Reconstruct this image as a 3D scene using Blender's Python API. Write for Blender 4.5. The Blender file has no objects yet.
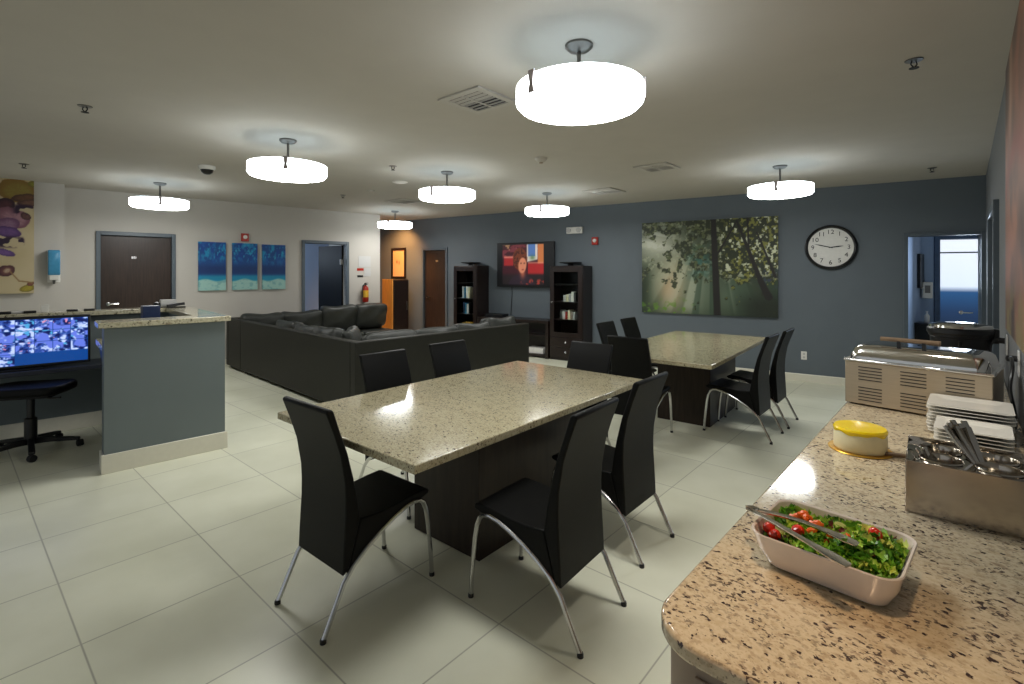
import bpy, bmesh, math, random
import numpy as np
from mathutils import Vector, Matrix
random.seed(7)
R = math.radians
C = bpy.context.scene.collection
# ------------------------------------------------------------------ camera model
F, CX, HY, H = 497.0, 512.0, 272.0, 1.6
CEIL = 2.81
def at_z(px, py, z):
    t = (z - H) / ((HY - py) / F)
    return Vector(((px - CX) / F * t, t, z))
def at_y(px, py, Y):
    return Vector(((px - CX) / F * Y, Y, H + (HY - py) / F * Y))
cam = bpy.data.cameras.new('camera'); co = bpy.data.objects.new('camera', cam); C.objects.link(co)
co.location = (0, 0, H); co.rotation_euler = (R(90), 0, 0)
cam.sensor_width = 36; cam.lens = 36 * F / 1024; cam.shift_y = -(342 - HY) / 1024; cam.clip_start = .02
bpy.context.scene.camera = co
vs = bpy.context.scene.view_settings
vs.view_transform = 'Standard'; vs.look = 'None'; vs.exposure = 1.1; vs.gamma = 1

# ------------------------------------------------------------------ materials
def lin(c):
    c = np.asarray(c, float) / 255.0
    return np.where(c <= .04045, c / 12.92, ((c + .055) / 1.055) ** 2.4)
def rgb(r, g, b):
    return tuple(float(x) for x in lin((r, g, b))) + (1.0,)
def new_mat(name):
    m = bpy.data.materials.new(name); m.use_nodes = True
    nt = m.node_tree; b = nt.nodes['Principled BSDF']
    return m, nt, b
def ramp(nt, stops, interp='LINEAR'):
    r = nt.nodes.new('ShaderNodeValToRGB'); r.color_ramp.interpolation = interp
    e = r.color_ramp.elements
    while len(e) > 1: e.remove(e[-1])
    e[0].position, e[0].color = stops[0]
    for p, c in stops[1:]:
        n = e.new(p); n.color = c
    return r
def mat(name, col, rough=.5, metal=0., var=.12, scale=30., bump=0., bscale=120., coat=0., stretch=None, trans=0., spec=.5, sheen=0.):
    m, nt, b = new_mat(name)
    tc = nt.nodes.new('ShaderNodeTexCoord')
    vec = tc.outputs['Object']
    if stretch:
        mp = nt.nodes.new('ShaderNodeMapping'); mp.inputs['Scale'].default_value = stretch
        nt.links.new(vec, mp.inputs['Vector']); vec = mp.outputs['Vector']
    n = nt.nodes.new('ShaderNodeTexNoise'); n.inputs['Scale'].default_value = scale; n.inputs['Detail'].default_value = 4
    nt.links.new(vec, n.inputs['Vector'])
    d = tuple(x * (1 - var) for x in col[:3]) + (1,); l = tuple(min(1, x * (1 + var)) for x in col[:3]) + (1,)
    r = ramp(nt, [(.3, d), (.7, l)])
    nt.links.new(n.outputs['Fac'], r.inputs['Fac']); nt.links.new(r.outputs['Color'], b.inputs['Base Color'])
    b.inputs['Roughness'].default_value = rough; b.inputs['Metallic'].default_value = metal
    b.inputs['Coat Weight'].default_value = coat; b.inputs['Specular IOR Level'].default_value = spec
    b.inputs['Transmission Weight'].default_value = trans
    if bump:
        n2 = nt.nodes.new('ShaderNodeTexNoise'); n2.inputs['Scale'].default_value = bscale; n2.inputs['Detail'].default_value = 5
        nt.links.new(vec, n2.inputs['Vector'])
        bp = nt.nodes.new('ShaderNodeBump'); bp.inputs['Strength'].default_value = bump; bp.inputs['Distance'].default_value = .01
        nt.links.new(n2.outputs['Fac'], bp.inputs['Height']); nt.links.new(bp.outputs['Normal'], b.inputs['Normal'])
    return m
def emis(name, col, s):
    m, nt, b = new_mat(name)
    b.inputs['Base Color'].default_value = col; b.inputs['Emission Color'].default_value = col
    b.inputs['Emission Strength'].default_value = s
    return m
def granite(name, base, light, mid, dark, rust, scale, rough=.1, thr=.0):
    m, nt, b = new_mat(name); L = nt.links
    tc = nt.nodes.new('ShaderNodeTexCoord')
    mp = nt.nodes.new('ShaderNodeMapping'); mp.inputs['Scale'].default_value = (1, 1.25, 1); mp.inputs['Rotation'].default_value = (0, 0, .6)
    L.new(tc.outputs['Object'], mp.inputs['Vector'])
    def noise(s, d, off):
        n = nt.nodes.new('ShaderNodeTexNoise'); n.inputs['Scale'].default_value = s; n.inputs['Detail'].default_value = d
        a = nt.nodes.new('ShaderNodeVectorMath'); a.operation = 'ADD'; a.inputs[1].default_value = (off, off * 2, off)
        L.new(mp.outputs['Vector'], a.inputs[0]); L.new(a.outputs[0], n.inputs['Vector']); return n
    def mix(a, bcol, fac):
        x = nt.nodes.new('ShaderNodeMixRGB'); L.new(fac, x.inputs['Fac'])
        L.new(a, x.inputs['Color1'])
        x.inputs['Color2'].default_value = bcol
        return x.outputs['Color']
    n1 = noise(scale * .8, 5, 0)
    r1 = ramp(nt, [(.3, base), (.5, light), (.72, base)]); L.new(n1.outputs['Fac'], r1.inputs['Fac'])
    col = r1.outputs['Color']
    W, K = (1, 1, 1, 1), (0, 0, 0, 1)
    big = noise(scale * .22, 3, 77); rb = ramp(nt, [(.38, K), (.6, W)]); L.new(big.outputs['Fac'], rb.inputs['Fac'])
    for sc, off, lo, hi, c, op, cl in ((scale * 1.3, 5, .54, .66, mid, .6, 0), (scale * .9, 11, .6, .68, rust, .6, 1), (scale * 2.0, 23, .585 + thr, .63 + thr, dark, .9, 1), (scale * 1.1, 41, .645 + thr, .675 + thr, dark, 1., 0), (scale * 3.2, 61, .62, .68, mid, .7, 0)):
        n = noise(sc, 3, off); r = ramp(nt, [(lo, K), (hi, W)]); L.new(n.outputs['Fac'], r.inputs['Fac'])
        m1 = nt.nodes.new('ShaderNodeMath'); m1.operation = 'MULTIPLY'; m1.inputs[1].default_value = op; L.new(r.outputs['Color'], m1.inputs[0]); fac = m1.outputs[0]
        if cl:
            m2 = nt.nodes.new('ShaderNodeMath'); m2.operation = 'MULTIPLY'; L.new(fac, m2.inputs[0]); L.new(rb.outputs['Color'], m2.inputs[1]); fac = m2.outputs[0]
        col = mix(col, c, fac)
    L.new(col, b.inputs['Base Color']); b.inputs['Roughness'].default_value = rough
    b.inputs['Coat Weight'].default_value = .3; b.inputs['Coat Roughness'].default_value = .04
    return m
def attr_mat(name, rough=.5, emit=0.):
    m, nt, b = new_mat(name)
    a = nt.nodes.new('ShaderNodeAttribute'); a.attribute_name = 'Col'
    nt.links.new(a.outputs['Color'], b.inputs['Base Color']); b.inputs['Roughness'].default_value = rough
    if emit:
        nt.links.new(a.outputs['Color'], b.inputs['Emission Color']); b.inputs['Emission Strength'].default_value = emit
    return m
def floor_mat():
    m, nt, b = new_mat('porcelain_tile'); L = nt.links
    tc = nt.nodes.new('ShaderNodeTexCoord')
    sp = nt.nodes.new('ShaderNodeSeparateXYZ'); L.new(tc.outputs['Object'], sp.inputs[0])
    T = .635
    def edge(out, off):
        a = nt.nodes.new('ShaderNodeMath'); a.operation = 'ADD'; a.inputs[1].default_value = off; L.new(out, a.inputs[0])
        d = nt.nodes.new('ShaderNodeMath'); d.operation = 'DIVIDE'; d.inputs[1].default_value = T; L.new(a.outputs[0], d.inputs[0])
        f = nt.nodes.new('ShaderNodeMath'); f.operation = 'FRACT'; L.new(d.outputs[0], f.inputs[0])
        s = nt.nodes.new('ShaderNodeMath'); s.operation = 'SUBTRACT'; s.inputs[1].default_value = .5; L.new(f.outputs[0], s.inputs[0])
        ab = nt.nodes.new('ShaderNodeMath'); ab.operation = 'ABSOLUTE'; L.new(s.outputs[0], ab.inputs[0])
        fl = nt.nodes.new('ShaderNodeMath'); fl.operation = 'FLOOR'; L.new(d.outputs[0], fl.inputs[0])
        return ab.outputs[0], fl.outputs[0]
    ex, ix = edge(sp.outputs['X'], 2.162 + 10 * T)
    ey, iy = edge(sp.outputs['Y'], -.397 + 10 * T)
    mx = nt.nodes.new('ShaderNodeMath'); mx.operation = 'MAXIMUM'; L.new(ex, mx.inputs[0]); L.new(ey, mx.inputs[1])
    g = ramp(nt, [(.4945, (0, 0, 0, 1)), (.497, (1, 1, 1, 1))]); L.new(mx.outputs[0], g.inputs['Fac'])
    cb = nt.nodes.new('ShaderNodeCombineXYZ'); L.new(ix, cb.inputs[0]); L.new(iy, cb.inputs[1])
    wn = nt.nodes.new('ShaderNodeTexWhiteNoise'); L.new(cb.outputs[0], wn.inputs['Vector'])
    n = nt.nodes.new('ShaderNodeTexNoise'); n.inputs['Scale'].default_value = 1.6; n.inputs['Detail'].default_value = 6
    L.new(tc.outputs['Object'], n.inputs['Vector'])
    r = ramp(nt, [(.35, rgb(221, 221, 198)), (.65, rgb(235, 235, 214))]); L.new(n.outputs['Fac'], r.inputs['Fac'])
    hs = nt.nodes.new('ShaderNodeHueSaturation'); L.new(r.outputs['Color'], hs.inputs['Color'])
    mr = nt.nodes.new('ShaderNodeMapRange'); mr.inputs['To Min'].default_value = .95; mr.inputs['To Max'].default_value = 1.03
    L.new(wn.outputs['Value'], mr.inputs['Value']); L.new(mr.outputs['Result'], hs.inputs['Value'])
    x = nt.nodes.new('ShaderNodeMixRGB'); L.new(g.outputs['Color'], x.inputs['Fac']); L.new(hs.outputs['Color'], x.inputs['Color1'])
    x.inputs['Color2'].default_value = rgb(168, 166, 148)
    L.new(x.outputs['Color'], b.inputs['Base Color'])
    b.inputs['Roughness'].default_value = .3
    return m

M = {}
M['floor'] = floor_mat()
M['ceiling'] = mat('ceiling_paint', rgb(188, 182, 172), .9, var=.02, scale=4)
M['wall_white'] = mat('white_wall_paint', rgb(188, 183, 175), .8, var=.02, scale=3)
M['wall_blue'] = mat('slate_wall_paint', rgb(96, 105, 112), .6, var=.03, scale=3)
M['wall_halfblue'] = mat('half_wall_paint', rgb(110, 120, 121), .55, var=.03, scale=3)
M['wall_grey'] = mat('grey_wall_paint', rgb(120, 122, 124), .7, var=.02, scale=3)
M['office'] = mat('office_paint', rgb(150, 170, 200), .8, var=.03, scale=2)
M['trim'] = mat('cream_trim', rgb(226, 222, 206), .4, var=.02)
M['frame_metal'] = mat('grey_frame_paint', rgb(86, 96, 104), .4, var=.03)
M['door_wood'] = mat('dark_door_wood', rgb(50, 37, 30), .35, var=.35, scale=6, stretch=(12, 12, .6))
M['door_blue'] = mat('dark_blue_door', rgb(8, 8, 10), .5, spec=.12, var=.15, scale=4)
M['dark_wood'] = mat('espresso_wood', rgb(33, 23, 20), .3, var=.3, scale=5, stretch=(3, 3, 14))
M['table_wood'] = mat('walnut_base_wood', rgb(44, 34, 26), .45, spec=.3, var=.3, scale=4, stretch=(10, 10, 1))
M['lit_side'] = mat('warm_lit_side', rgb(205, 140, 60), .4, var=.15, scale=6, stretch=(8, 8, 1))  # orange carries the warm lamplight on the alcove cabinet side
M['leather'] = mat('black_leather', rgb(9, 9, 8), .5, var=.15, scale=40, bump=.12, bscale=300, spec=.2)
M['sofa'] = mat('charcoal_leather', rgb(42, 44, 40), .5, var=.12, scale=20, bump=.2, bscale=90)
M['sofa_panel'] = mat('charcoal_sofa_panel', rgb(36, 36, 31), .55, spec=.25, var=.08, scale=14, bump=.08, bscale=200)
M['chrome'] = mat('brushed_chrome', rgb(205, 205, 205), .18, 1., var=.05)
M['steel'] = mat('stainless_steel', rgb(186, 176, 162), .17, 1., var=.05, scale=8, stretch=(1, 1, 40))
M['steel_bright'] = mat('polished_steel', rgb(225, 222, 216), .08, 1., var=.02)
M['steel_dark'] = mat('cutlery_steel', rgb(190, 184, 176), .16, 1., var=.05)
M['steel_panel'] = mat('matte_steel_panel', rgb(190, 174, 150), .4, .75, var=.05, scale=6, stretch=(1, 1, 30))
M['nickel'] = mat('satin_nickel', rgb(120, 118, 114), .35, 1., var=.05)
M['clipmetal'] = mat('pewter_clip', rgb(178, 168, 168), .4, .6, var=.05)
M['black'] = mat('black_plastic', rgb(20, 20, 22), .35, var=.1)
M['matteblack'] = mat('matte_black', rgb(16, 16, 18), .7, var=.1)
M['white'] = mat('white_plastic', rgb(228, 226, 220), .4, var=.03)
M['china'] = mat('white_china', rgb(238, 234, 224), .15, var=.02, coat=.4)
M['pinkchina'] = mat('serving_dish_china', rgb(236, 226, 218), .2, var=.02, coat=.4)
M['red'] = mat('red_enamel', rgb(168, 40, 26), .3, var=.08)
M['orange'] = mat('carrot_orange', rgb(240, 110, 30), .4, var=.12)
M['tomato'] = mat('tomato_red', rgb(224, 46, 22), .25, var=.15, coat=.3)
M['cucumber'] = mat('cucumber_pale', rgb(214, 224, 150), .4, var=.1)
M['paper'] = mat('white_paper', rgb(190, 189, 187), .7, var=.02)
M['gold'] = mat('gold_board', rgb(212, 164, 60), .3, .7, var=.08)
M['cream'] = mat('cream_cake', rgb(244, 232, 190), .6, var=.05, bump=.1, bscale=60)
M['glaze'] = mat('yellow_glaze', rgb(255, 216, 14), .2, var=.06, coat=.5)
M['knifewood'] = mat('brown_handle', rgb(112, 90, 66), .5, var=.2)
M['cab'] = mat('taupe_cabinet', rgb(156, 138, 121), .5, var=.06, scale=6)
M['navy'] = mat('navy_plastic', rgb(24, 40, 74), .4, var=.1)
M['bluegel'] = mat('blue_dispenser', rgb(70, 140, 178), .2, var=.06)
M['drum'] = emis('glowing_glass', (.93, .99, 1, 1), 6.2)
M['diffuser'] = emis('glowing_diffuser', (1, 1, .97, 1), 10.6)
M['lining'] = emis('shade_lining', (.82, .93, 1, 1), .4)
M['desk'] = mat('desk_laminate', rgb(40, 44, 54), .4, var=.1)
M['yellow'] = mat('yellow_box', rgb(220, 170, 50), .5, var=.1)
M['granite'] = granite('buffet_granite', rgb(194, 176, 144), rgb(212, 197, 168), rgb(164, 142, 114), rgb(58, 42, 42), rgb(132, 106, 86), 48, .09, -.022)
M['granite2'] = granite('dining_granite', rgb(180, 169, 136), rgb(196, 187, 156), rgb(146, 132, 102), rgb(84, 70, 54), rgb(132, 112, 82), 52, .12, -.008)
M['granite3'] = granite('reception_granite', rgb(186, 178, 150), rgb(204, 198, 172), rgb(150, 140, 112), rgb(70, 62, 52), rgb(130, 112, 84), 30, .15, 0)
M['art'] = attr_mat('printed_canvas', .55)
M['screen'] = attr_mat('lit_screen', .3, .15)
M['cctv'] = attr_mat('lit_monitor', .2, .5)
M['leaf'] = attr_mat('salad_leaf', .4)
def glassmat():
    m, nt, b = new_mat('cabinet_glass')
    b.inputs['Base Color'].default_value = (.8, .85, .85, 1); b.inputs['Roughness'].default_value = .05
    b.inputs['Transmission Weight'].default_value = 1; b.inputs['IOR'].default_value = 1.02
    n = nt.nodes.new('ShaderNodeTexNoise'); n.inputs['Scale'].default_value = 3
    return m
M['glass'] = glassmat()
def blueglass():
    m, nt, b = new_mat('frosted_door_glass')
    tc = nt.nodes.new('ShaderNodeTexCoord'); s = nt.nodes.new('ShaderNodeSeparateXYZ'); nt.links.new(tc.outputs['Object'], s.inputs[0])
    r = ramp(nt, [(.30, rgb(22, 32, 50)), (.48, rgb(32, 56, 90)), (.62, rgb(40, 82, 128)), (.66, rgb(226, 238, 255)), (1, rgb(240, 246, 255))])
    d = nt.nodes.new('ShaderNodeMath'); d.operation = 'DIVIDE'; d.inputs[1].default_value = 2.1
    nt.links.new(s.outputs['Z'], d.inputs[0]); nt.links.new(d.outputs[0], r.inputs['Fac'])
    nt.links.new(r.outputs['Color'], b.inputs['Base Color']); nt.links.new(r.outputs['Color'], b.inputs['Emission Color'])
    b.inputs['Emission Strength'].default_value = .42; b.inputs['Roughness'].default_value = .3
    return m
M['blueglass'] = blueglass()

# ------------------------------------------------------------------ mesh builder
class MB:
    def __init__(s): s.v = []; s.f = []
    def add(s, vs_, fs):
        o = len(s.v); s.v += [tuple(x) for x in vs_]; s.f += [tuple(i + o for i in f) for f in fs]; return s
    def box(s, x0, x1, y0, y1, z0, z1):
        return s.add([(x0, y0, z0), (x1, y0, z0), (x1, y1, z0), (x0, y1, z0), (x0, y0, z1), (x1, y0, z1), (x1, y1, z1), (x0, y1, z1)],
                     [(0, 3, 2, 1), (4, 5, 6, 7), (0, 1, 5, 4), (1, 2, 6, 5), (2, 3, 7, 6), (3, 0, 4, 7)])
    def prism(s, pts, z0, z1):          # polygon in xy (ccw), extruded in z
        n = len(pts)
        v = [(x, y, z0) for x, y in pts] + [(x, y, z1) for x, y in pts]
        f = [tuple(range(n))[::-1], tuple(range(n, 2 * n))] + [(i, (i + 1) % n, n + (i + 1) % n, n + i) for i in range(n)]
        return s.add(v, f)
    def xprism(s, pts, x0, x1):         # polygon in (y,z), extruded in x
        n = len(pts)
        v = [(x0, y, z) for y, z in pts] + [(x1, y, z) for y, z in pts]
        f = [tuple(range(n))[::-1], tuple(range(n, 2 * n))] + [(i, (i + 1) % n, n + (i + 1) % n, n + i) for i in range(n)]
        return s.add(v, f)
    def lathe(s, prof, seg=32, c=(0, 0, 0), caps=True):   # prof [(r,z)...]
        v = []; f = []
        for r, z in prof:
            for k in range(seg):
                a = 2 * math.pi * k / seg; v.append((c[0] + r * math.cos(a), c[1] + r * math.sin(a), c[2] + z))
        for i in range(len(prof) - 1):
            for k in range(seg):
                k2 = (k + 1) % seg
                f.append((i * seg + k, i * seg + k2, (i + 1) * seg + k2, (i + 1) * seg + k))
        if caps and prof[0][0] > 1e-6: f.append(tuple(range(seg))[::-1])
        if caps and prof[-1][0] > 1e-6: f.append(tuple(range((len(prof) - 1) * seg, len(prof) * seg)))
        return s.add(v, f)
    def tube(s, path, r, seg=10, rs=None):
        P = [Vector(p) for p in path]; n = len(P); v = []; f = []
        T0 = (P[1] - P[0]).normalized()
        N = T0.orthogonal().normalized()
        for i, p in enumerate(P):
            T = ((P[min(i + 1, n - 1)] - P[max(i - 1, 0)])).normalized()
            N = (N - T * N.dot(T)).normalized(); B = T.cross(N)
            rr = rs[i] if rs else r
            for k in range(seg):
                a = 2 * math.pi * k / seg; v.append(p + (N * math.cos(a) + B * math.sin(a)) * rr)
        for i in range(n - 1):
            for k in range(seg):
                k2 = (k + 1) % seg; f.append((i * seg + k, i * seg + k2, (i + 1) * seg + k2, (i + 1) * seg + k))
        f.append(tuple(range(seg))[::-1]); f.append(tuple(range((n - 1) * seg, n * seg)))
        return s.add(v, f)
    def xf(s, m):
        s.v = [tuple(m @ Vector(p)) for p in s.v]; return s
    def build(s, name, m, parent=None, bevel=0., seg=2, smooth=True, sub=0):
        me = bpy.data.meshes.new(name); me.from_pydata([tuple(p) for p in s.v], [], s.f); me.update()
        bm = bmesh.new(); bm.from_mesh(me); bmesh.ops.remove_doubles(bm, verts=bm.verts, dist=1e-6); bmesh.ops.recalc_face_normals(bm, faces=bm.faces); bm.to_mesh(me); bm.free()
        o = bpy.data.objects.new(name, me); C.objects.link(o)
        me.materials.append(m)
        if parent: o.parent = parent
        if bevel:
            b = o.modifiers.new('bevel', 'BEVEL'); b.width = bevel; b.segments = seg; b.limit_method = 'ANGLE'; b.angle_limit = R(30); b.harden_normals = False
        if sub:
            b = o.modifiers.new('sub', 'SUBSURF'); b.levels = sub; b.render_levels = sub
        if smooth:
            me.polygons.foreach_set('use_smooth', [True] * len(me.polygons))
            try: me.set_sharp_from_angle(angle=R(35))
            except Exception: pass
        return o
def tag(o, label=None, cat=None, group=None, kind=None):
    if label: o['label'] = label
    if cat: o['category'] = cat
    if group: o['group'] = group
    if kind: o['kind'] = kind
    return o
def thing(name, label, cat, loc=(0, 0, 0), rz=0., group=None):
    o = bpy.data.objects.new(name, None); C.objects.link(o); o.empty_display_size = .1
    o.location = loc; o.rotation_euler = (0, 0, rz)
    return tag(o, label, cat, group)
def struct(o, label=None):
    o['kind'] = 'structure'
    if label: o['label'] = label
    return o
def put(o, loc, rz=0.):
    o.location = loc; o.rotation_euler = (0, 0, rz); return o
def dup(root, loc, rz, label=None, group=None):
    r = root.copy(); C.objects.link(r); r.location = loc; r.rotation_euler = (root.rotation_euler.x, root.rotation_euler.y, rz)
    if label: r['label'] = label
    if group: r['group'] = group
    for ch in list(root.children):
        c = ch.copy(); C.objects.link(c); c.parent = r
        for g in list(ch.children):
            d = g.copy(); C.objects.link(d); d.parent = c
    return r
def rz_of(f):                            # heading of local +Y
    return math.atan2(-f[0], f[1])
def rrect(x0, x1, y0, y1, r, seg=8, corners=(1, 1, 1, 1)):
    pts = []
    for (cx, cy, a0), on, (qx, qy) in zip(((x1 - r, y0 + r, -90), (x1 - r, y1 - r, 0), (x0 + r, y1 - r, 90), (x0 + r, y0 + r, 180)), corners, ((x1, y0), (x1, y1), (x0, y1), (x0, y0))):
        if not on: pts.append((qx, qy)); continue
        for k in range(seg + 1):
            a = R(a0 + 90 * k / seg); pts.append((cx + r * math.cos(a), cy + r * math.sin(a)))
    return pts

# ------------------------------------------------------------------ painted images as vertex colours
def hsh(ix, iy, s):
    h = (ix.astype(np.int64) * 374761393 + iy.astype(np.int64) * 668265263 + s * 974711) & 0x7fffffff
    h = ((h ^ (h >> 13)) * 1274126177) & 0x7fffffff
    return ((h ^ (h >> 16)) & 0xffff) / 65535.0
def vnoise(x, y, s=0):
    ix, iy = np.floor(x), np.floor(y); fx, fy = x - ix, y - iy
    fx = fx * fx * (3 - 2 * fx); fy = fy * fy * (3 - 2 * fy)
    a, b, c, d = hsh(ix, iy, s), hsh(ix + 1, iy, s), hsh(ix, iy + 1, s), hsh(ix + 1, iy + 1, s)
    return (a * (1 - fx) + b * fx) * (1 - fy) + (c * (1 - fx) + d * fx) * fy
def fbm(x, y, s=0, o=4):
    t = 0; a = .5; w = 0
    for i in range(o):
        t = t + a * vnoise(x * 2 ** i, y * 2 ** i, s + i * 17); w += a; a *= .5
    return t / w
def sm(a, b, x):
    t = np.clip((x - a) / (b - a), 0, 1); return t * t * (3 - 2 * t)
def mixc(c, col, f):
    return c * (1 - f[..., None]) + np.array(col, float) * f[..., None]
def seg_d(u, v, a, b):
    ax, ay = a; bx, by = b; dx, dy = bx - ax, by - ay
    t = np.clip(((u - ax) * dx + (v - ay) * dy) / (dx * dx + dy * dy), 0, 1)
    return np.hypot(u - ax - t * dx, v - ay - t * dy), t
def forest(u, v):
    u = u - .18 * u * (1 - u)
    c = np.zeros(u.shape + (3,)); c[:] = (46, 58, 40)
    ang = np.arctan2(v - 1.25, u - .50)
    g = lambda cx, cy, sx, sy: np.exp(-(((u - cx) / sx) ** 2 + ((v - cy) / sy) ** 2))
    c = mixc(c, (150, 156, 128), g(.2, .5, .26, .42) * .85)
    c = mixc(c, (206, 206, 188), g(.1, .76, .14, .16) * .9)
    c = mixc(c, (212, 196, 160), g(.24, .34, .1, .26) * .75)
    c = mixc(c, (214, 170, 128), g(.2, .24, .07, .16) * .6)
    c = mixc(c, (112, 128, 106), g(.42, .28, .14, .3) * .8)
    c = mixc(c, (104, 122, 100), g(.66, .2, .14, .2) * .7)
    rays = sm(.45, .72, vnoise(ang * 22, ang * 0 + 3, 3)) * sm(.72, .4, v) * sm(-.05, .1, v)
    c = mixc(c, (206, 208, 184), rays * .55 * np.exp(-((u - .42) / .34) ** 2))
    dark = sm(.5, .7, vnoise(ang * 18 + 7, ang * 0, 13)) * sm(.75, .35, v)
    c = mixc(c, (44, 66, 48), dark * .6 * sm(.12, .3, u))
    beams = sm(.5, .7, vnoise((u * .35 + v) * 22, u * 0, 41)) * g(.06, .75, .16, .2)
    c = mixc(c, (226, 228, 214), beams * .6)
    c = mixc(c, (24, 40, 20), sm(.1, .0, u) * .85 * sm(.62, .4, v))
    c = mixc(c, (96, 140, 40), sm(.55, .72, fbm(u * 30, v * 20, 5)) * sm(.22, .02, v) * sm(.42, .3, u) * .85)
    can = fbm(u * 26, v * 17, 9, 4)
    bias = .46 * (v - .62) + .10 * sm(.25, .42, u) * sm(.3, .45, v) + .2 * sm(.53, .62, u) * sm(.3, .42, v) - .26 * g(.1, .74, .13, .16)
    cm = sm(.49, .57, can + bias)
    c = mixc(c, (40, 46, 26), cm * .9)
    lf = sm(.5, .64, fbm(u * 52, v * 38, 21, 3)) * cm
    c = mixc(c, (140, 140, 62), lf * sm(.5, .7, u) * .9)
    c = mixc(c, (98, 106, 66), lf * sm(.62, .5, u) * .8)
    gap = sm(.6, .7, fbm(u * 44, v * 34, 33, 3)) * sm(.3, .5, v)
    c = mixc(c, (186, 190, 160), gap * (sm(.52, .62, u) * .75 + .45))
    c = mixc(c, (60, 110, 104), sm(.45, .6, fbm(u * 24, v * 18, 55)) * g(.42, .55, .09, .16) * .8)
    c = mixc(c, (24, 32, 20), sm(.3, .1, v) * sm(.58, .85, u) * .75)
    c = mixc(c, (52, 60, 84), sm(.52, .66, fbm(u * 30, v * 30, 71)) * g(.93, .38, .08, .14) * .9)
    for a, b, w0, w1 in (((.545, 0), (.515, 1.0), .026, .019), ((.53, .6), (.69, .97), .008, .006), ((.87, .36), (.69, .97), .019, .009), ((.98, .4), (.84, .85), .011, .006), ((.87, .36), (.93, .2), .022, .03), ((.78, .7), (.77, 1), .007, .006)):
        d2, t2 = seg_d(u, v, a, b)
        c = mixc(c, (24, 21, 17), sm(1.25, .8, d2 / (w0 + (w1 - w0) * t2)))
    return c
def underwater(seed):
    def fn(u, v):
        c = np.zeros(u.shape + (3,)); c[:] = (8, 66, 128)
        c = mixc(c, (4, 48, 104), sm(.6, .45, v) * sm(.25, .4, v))
        top = sm(.48, .75, v)
        c = mixc(c, (16, 132, 178), top * sm(.42, .7, fbm(u * 7, v * 9, seed)) )
        c = mixc(c, (6, 60, 140), top * sm(.5, .7, fbm(u * 6 + 9, v * 6, seed + 5)) * .8)
        c = mixc(c, (60, 180, 205), top * sm(.62, .75, fbm(u * 16, v * 18, seed + 9)) * .6)
        c = mixc(c, (12, 130, 166), sm(.36, .27, v))
        sand = sm(.235, .19, v + .03 * np.sin(u * 7 + seed) * .8)
        c = mixc(c, (150, 190, 182), sand)
        c = mixc(c, (112, 164, 166), sand * sm(.5, .65, fbm(u * 8, v * 22, seed + 3)) * .8)
        return c
    return fn
def tvpic(u, v):
    c = np.zeros(u.shape + (3,)); c[:] = (6, 7, 10)
    ins = sm(.09, .1, u) * sm(.845, .835, u) * sm(.02, .03, v) * sm(.98, .97, v)
    p = np.zeros_like(c); p[:] = (64, 24, 34)
    p = mixc(p, (120, 50, 60), sm(.45, .6, fbm(u * 10, v * 12, 2)) * sm(.6, .7, v))
    p = mixc(p, (200, 160, 110), sm(.6, .7, fbm(u * 18, v * 10, 6)) * sm(.7, .85, v) * .8)
    p = mixc(p, (206, 120, 66), sm(.73, .75, u) * sm(.45, .5, v))
    p = mixc(p, (226, 214, 206), sm(.54, .55, u) * sm(.74, .73, u) * sm(.55, .6, v - (u - .6) * .3))
    p = mixc(p, (86, 124, 190), sm(.56, .575, u) * sm(.7, .69, u) * sm(.68, .7, v))
    p = mixc(p, (60, 110, 60), np.exp(-(((u - .645) / .05) ** 2 + ((v - .66) / .06) ** 2)) * .7)
    p = mixc(p, (168, 40, 44), sm(.12, .13, u) * sm(.3, .29, u) * sm(.72, .68, v) * sm(.45, .5, v))
    p = mixc(p, (226, 150, 130), sm(.12, .13, u) * sm(.3, .29, u) * np.exp(-((v - .68) / .025) ** 2) * .8)
    p = mixc(p, (170, 36, 38), sm(.56, .57, u) * sm(.56, .5, v) * sm(.24, .3, v))
    p = mixc(p, (226, 140, 120), sm(.56, .57, u) * np.exp(-((v - .54) / .02) ** 2) * .7)
    p = mixc(p, (36, 28, 30), sm(.33, .2, v))
    hd = np.hypot((u - .42) / .135, (v - .63) / .27) + .12 * (fbm(u * 30, v * 24, 8) - .5)
    p = mixc(p, (116, 56, 34), sm(1.05, .9, hd))
    p = mixc(p, (70, 32, 24), sm(1.0, .8, hd) * sm(.5, .62, fbm(u * 40, v * 26, 12)))
    body = np.hypot((u - .45) / .25, (v + .02) / .3)
    p = mixc(p, (44, 32, 44), sm(1.05, .9, body))
    p = mixc(p, (170, 92, 72), np.exp(-(((u - .47) / .045) ** 2 + ((v - .3) / .12) ** 2)))
    fc = np.hypot((u - .465 - .05 * (v - .5)) / .075, (v - .48) / .19)
    p = mixc(p, (218, 138, 106), sm(1.1, .85, fc))
    for ex in (.44, .5):
        p = mixc(p, (80, 36, 30), np.exp(-(((u - ex) / .014) ** 2 + ((v - .53) / .018) ** 2)) * .8)
    p = mixc(p, (150, 50, 46), np.exp(-(((u - .472) / .02) ** 2 + ((v - .38) / .016) ** 2)) * .9)
    p = mixc(p, (160, 60, 50), sm(.55, .7, fbm(u * 16, v * 12, 31)) * sm(.2, .1, v) * sm(.4, .5, u))
    return c * (1 - ins[..., None]) + p * ins[..., None]
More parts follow.
